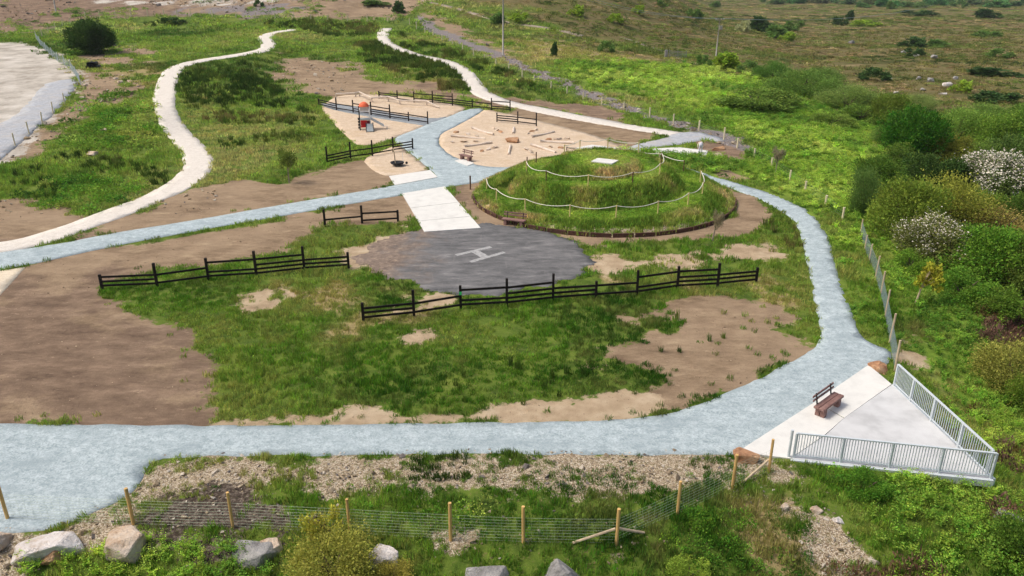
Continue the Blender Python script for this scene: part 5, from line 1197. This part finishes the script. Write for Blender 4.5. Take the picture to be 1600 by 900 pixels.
def sapling(px, py, hpx, col, label, kind='sparse', lean=0, crown_w=.55, mat=M_barkp):
    p = P(px, py); h = ztop(p, py-hpx)-p.z; root = empty('sapling', p, 0, label, 'sapling', 'saplings'); rg = np.random.default_rng(px); mb = MB()
    mb.tube([(0, 0, -.1), (lean*.4, 0, h*.5), (lean, 0, h*.9)], [.07, .045, .015], 7)
    for k in range(7):
        a = rg.random()*6.28; z0 = h*rg.uniform(.35, .7); mb.tube([(lean*z0/h, 0, z0), (lean+math.cos(a)*h*.2, math.sin(a)*h*.2, z0+h*.28)], [.022, .006], 5)
    mb.build('trunk', mat, root); c = obj('crown', CR[kind][0], root); c.scale = (h*crown_w, h*crown_w, h*.62); c.location = (lean, 0, h*.42); c.color = (*lin(*col, 1.3), 1)
sapling(452, 286, 52, (104, 122, 52), 'thin sapling at the edge of the grass above the brown soil')
sapling(1113, 376, 44, (150, 140, 110), 'almost bare sapling in front of the mound edging', 'sparse', .3, .35)
sapling(1430, 474, 58, (158, 158, 52), 'bright yellow sapling with a wrapped trunk right of the netted fence', 'small', .5, .62, M_postg)
sapling(1212, 268, 36, (150, 140, 116), 'small greyish sapling in the bracken beside the far bend of the path', 'sparse', .1, .5)
# bushes dotted over the bog
BOG = [(962, 36, 22, 15, 'bright bush left of the power pole, high on the bog'), (900, 24, 22, 16, 'bush left of the bright bog bush'), (808, 34, 28, 14, 'bright low bush just right of the tall pole'), (776, 36, 22, 16, 'bush just left of the tall pole'), (996, 22, 18, 14, 'bush above the bright bog bush'), (1034, 11, 16, 10, 'bush high up between the poles and the horizon'), (1085, 30, 24, 16, 'bush above and left of the power pole top'), (1117, 12, 16, 10, 'bush beyond the power pole top'),
 (1160, 50, 20, 18, 'whitish bush immediately right of the power pole top'), (1190, 50, 32, 24, 'dark green bush right of the whitish bush'), (1100, 106, 22, 20, 'grey-green bush below the field gate'), (1136, 108, 40, 26, 'bright yellow-green bush at the foot of the power pole'), (1168, 114, 34, 18, 'low bush right of the power pole foot'), (865, 88, 10, 22, 'slim dark bush on the olive grass'), (948, 82, 24, 18, 'bush in the olive grass above the bracken'),
 (1213, 60, 34, 20, 'bush at the left of the cluster on the upper bog'), (1236, 48, 30, 16, 'bush at the back of the cluster on the upper bog'), (1228, 64, 22, 14, 'bright bush at the front of the cluster on the upper bog'), (1312, 40, 22, 14, 'bush beside the slim dark bog tree'), (1326, 32, 12, 16, 'slim dark bog tree'), (1354, 41, 40, 10, 'long bright hedge-like bush right of the slim bog tree'), (1393, 14, 14, 12, 'small round bush near the horizon'), (1442, 24, 52, 8, 'long flat dark bush near the horizon'), (1545, 28, 34, 14, 'dark bush near the horizon at the right'),
 (1543, 58, 38, 10, 'low green bush on the right of the bog'), (1424, 74, 36, 16, 'dark bush above the middle bog rocks'), (1430, 88, 28, 12, 'dark bush beside the middle bog rocks'), (1466, 74, 30, 12, 'bush right of the middle bog rocks'), (1368, 126, 42, 20, 'dark spreading bush left of the lower bog rocks'), (1500, 144, 28, 18, 'bright round bush right of the lower bog rocks'), (1562, 90, 34, 14, 'bush at the far right of the middle bog'), (1556, 118, 66, 12, 'long dark bush at the far right of the bog'), (1552, 158, 64, 16, 'low dark bush right of the lower bog rocks'), (622, 20, 18, 18, 'dark tree at the top above the fence corner'), (272, 36, 34, 9, 'low dark bush in the far left grass field'), (590, 8, 40, 8, 'green bush on top of the quarry bank'), (405, 10, 14, 10, 'dark bush at the end of the quarry bank')]
for i, (x, y, w_, h_, lb) in enumerate(BOG):
    col = (132, 156, 52) if 'bright' in lb else (62, 88, 44) if 'dark' in lb else (168, 172, 128) if 'whitish' in lb else (96, 124, 60)
    shrub(x, y, w_, h_, 'small' if i % 2 else 'small_b', col, lb, 'bog_bush', None, 'bushes dotted over the bog', 'bush', P, False)
for i in range(26):
    x = 1195+i*17+random.uniform(-6, 6); y = 9+random.uniform(-3, 3)-(4 if x < 1330 else 0)
    shrub(int(x), y, random.uniform(20, 34), random.uniform(7, 13), 'small' if i % 2 else 'small_b', (86+random.randint(-8, 14), 116+random.randint(-8, 14), 70), 'hazy green tree in the distant line along the horizon', 'distant_tree', None, 'distant trees along the horizon', 'tree', P, False)

# ------------------------------------------------------------------ the hazy air over the bog
t = bpy.data.materials.new('haze'); t.use_nodes = True; t.node_tree.nodes.clear()
vo = t.node_tree.nodes.new('ShaderNodeVolumePrincipled'); vo.inputs['Color'].default_value = (.86, .93, 1, 1); vo.inputs['Density'].default_value = .00011; vo.inputs['Anisotropy'].default_value = .2
t.node_tree.links.new(vo.outputs[0], t.node_tree.nodes.new('ShaderNodeOutputMaterial').inputs['Volume'])
hz = MB().box((0, 1580, 12), (5600, 3500, 56)).build('haze', t); tag(hz, 'pale hazy air over the far bog', None, None, 'stuff')
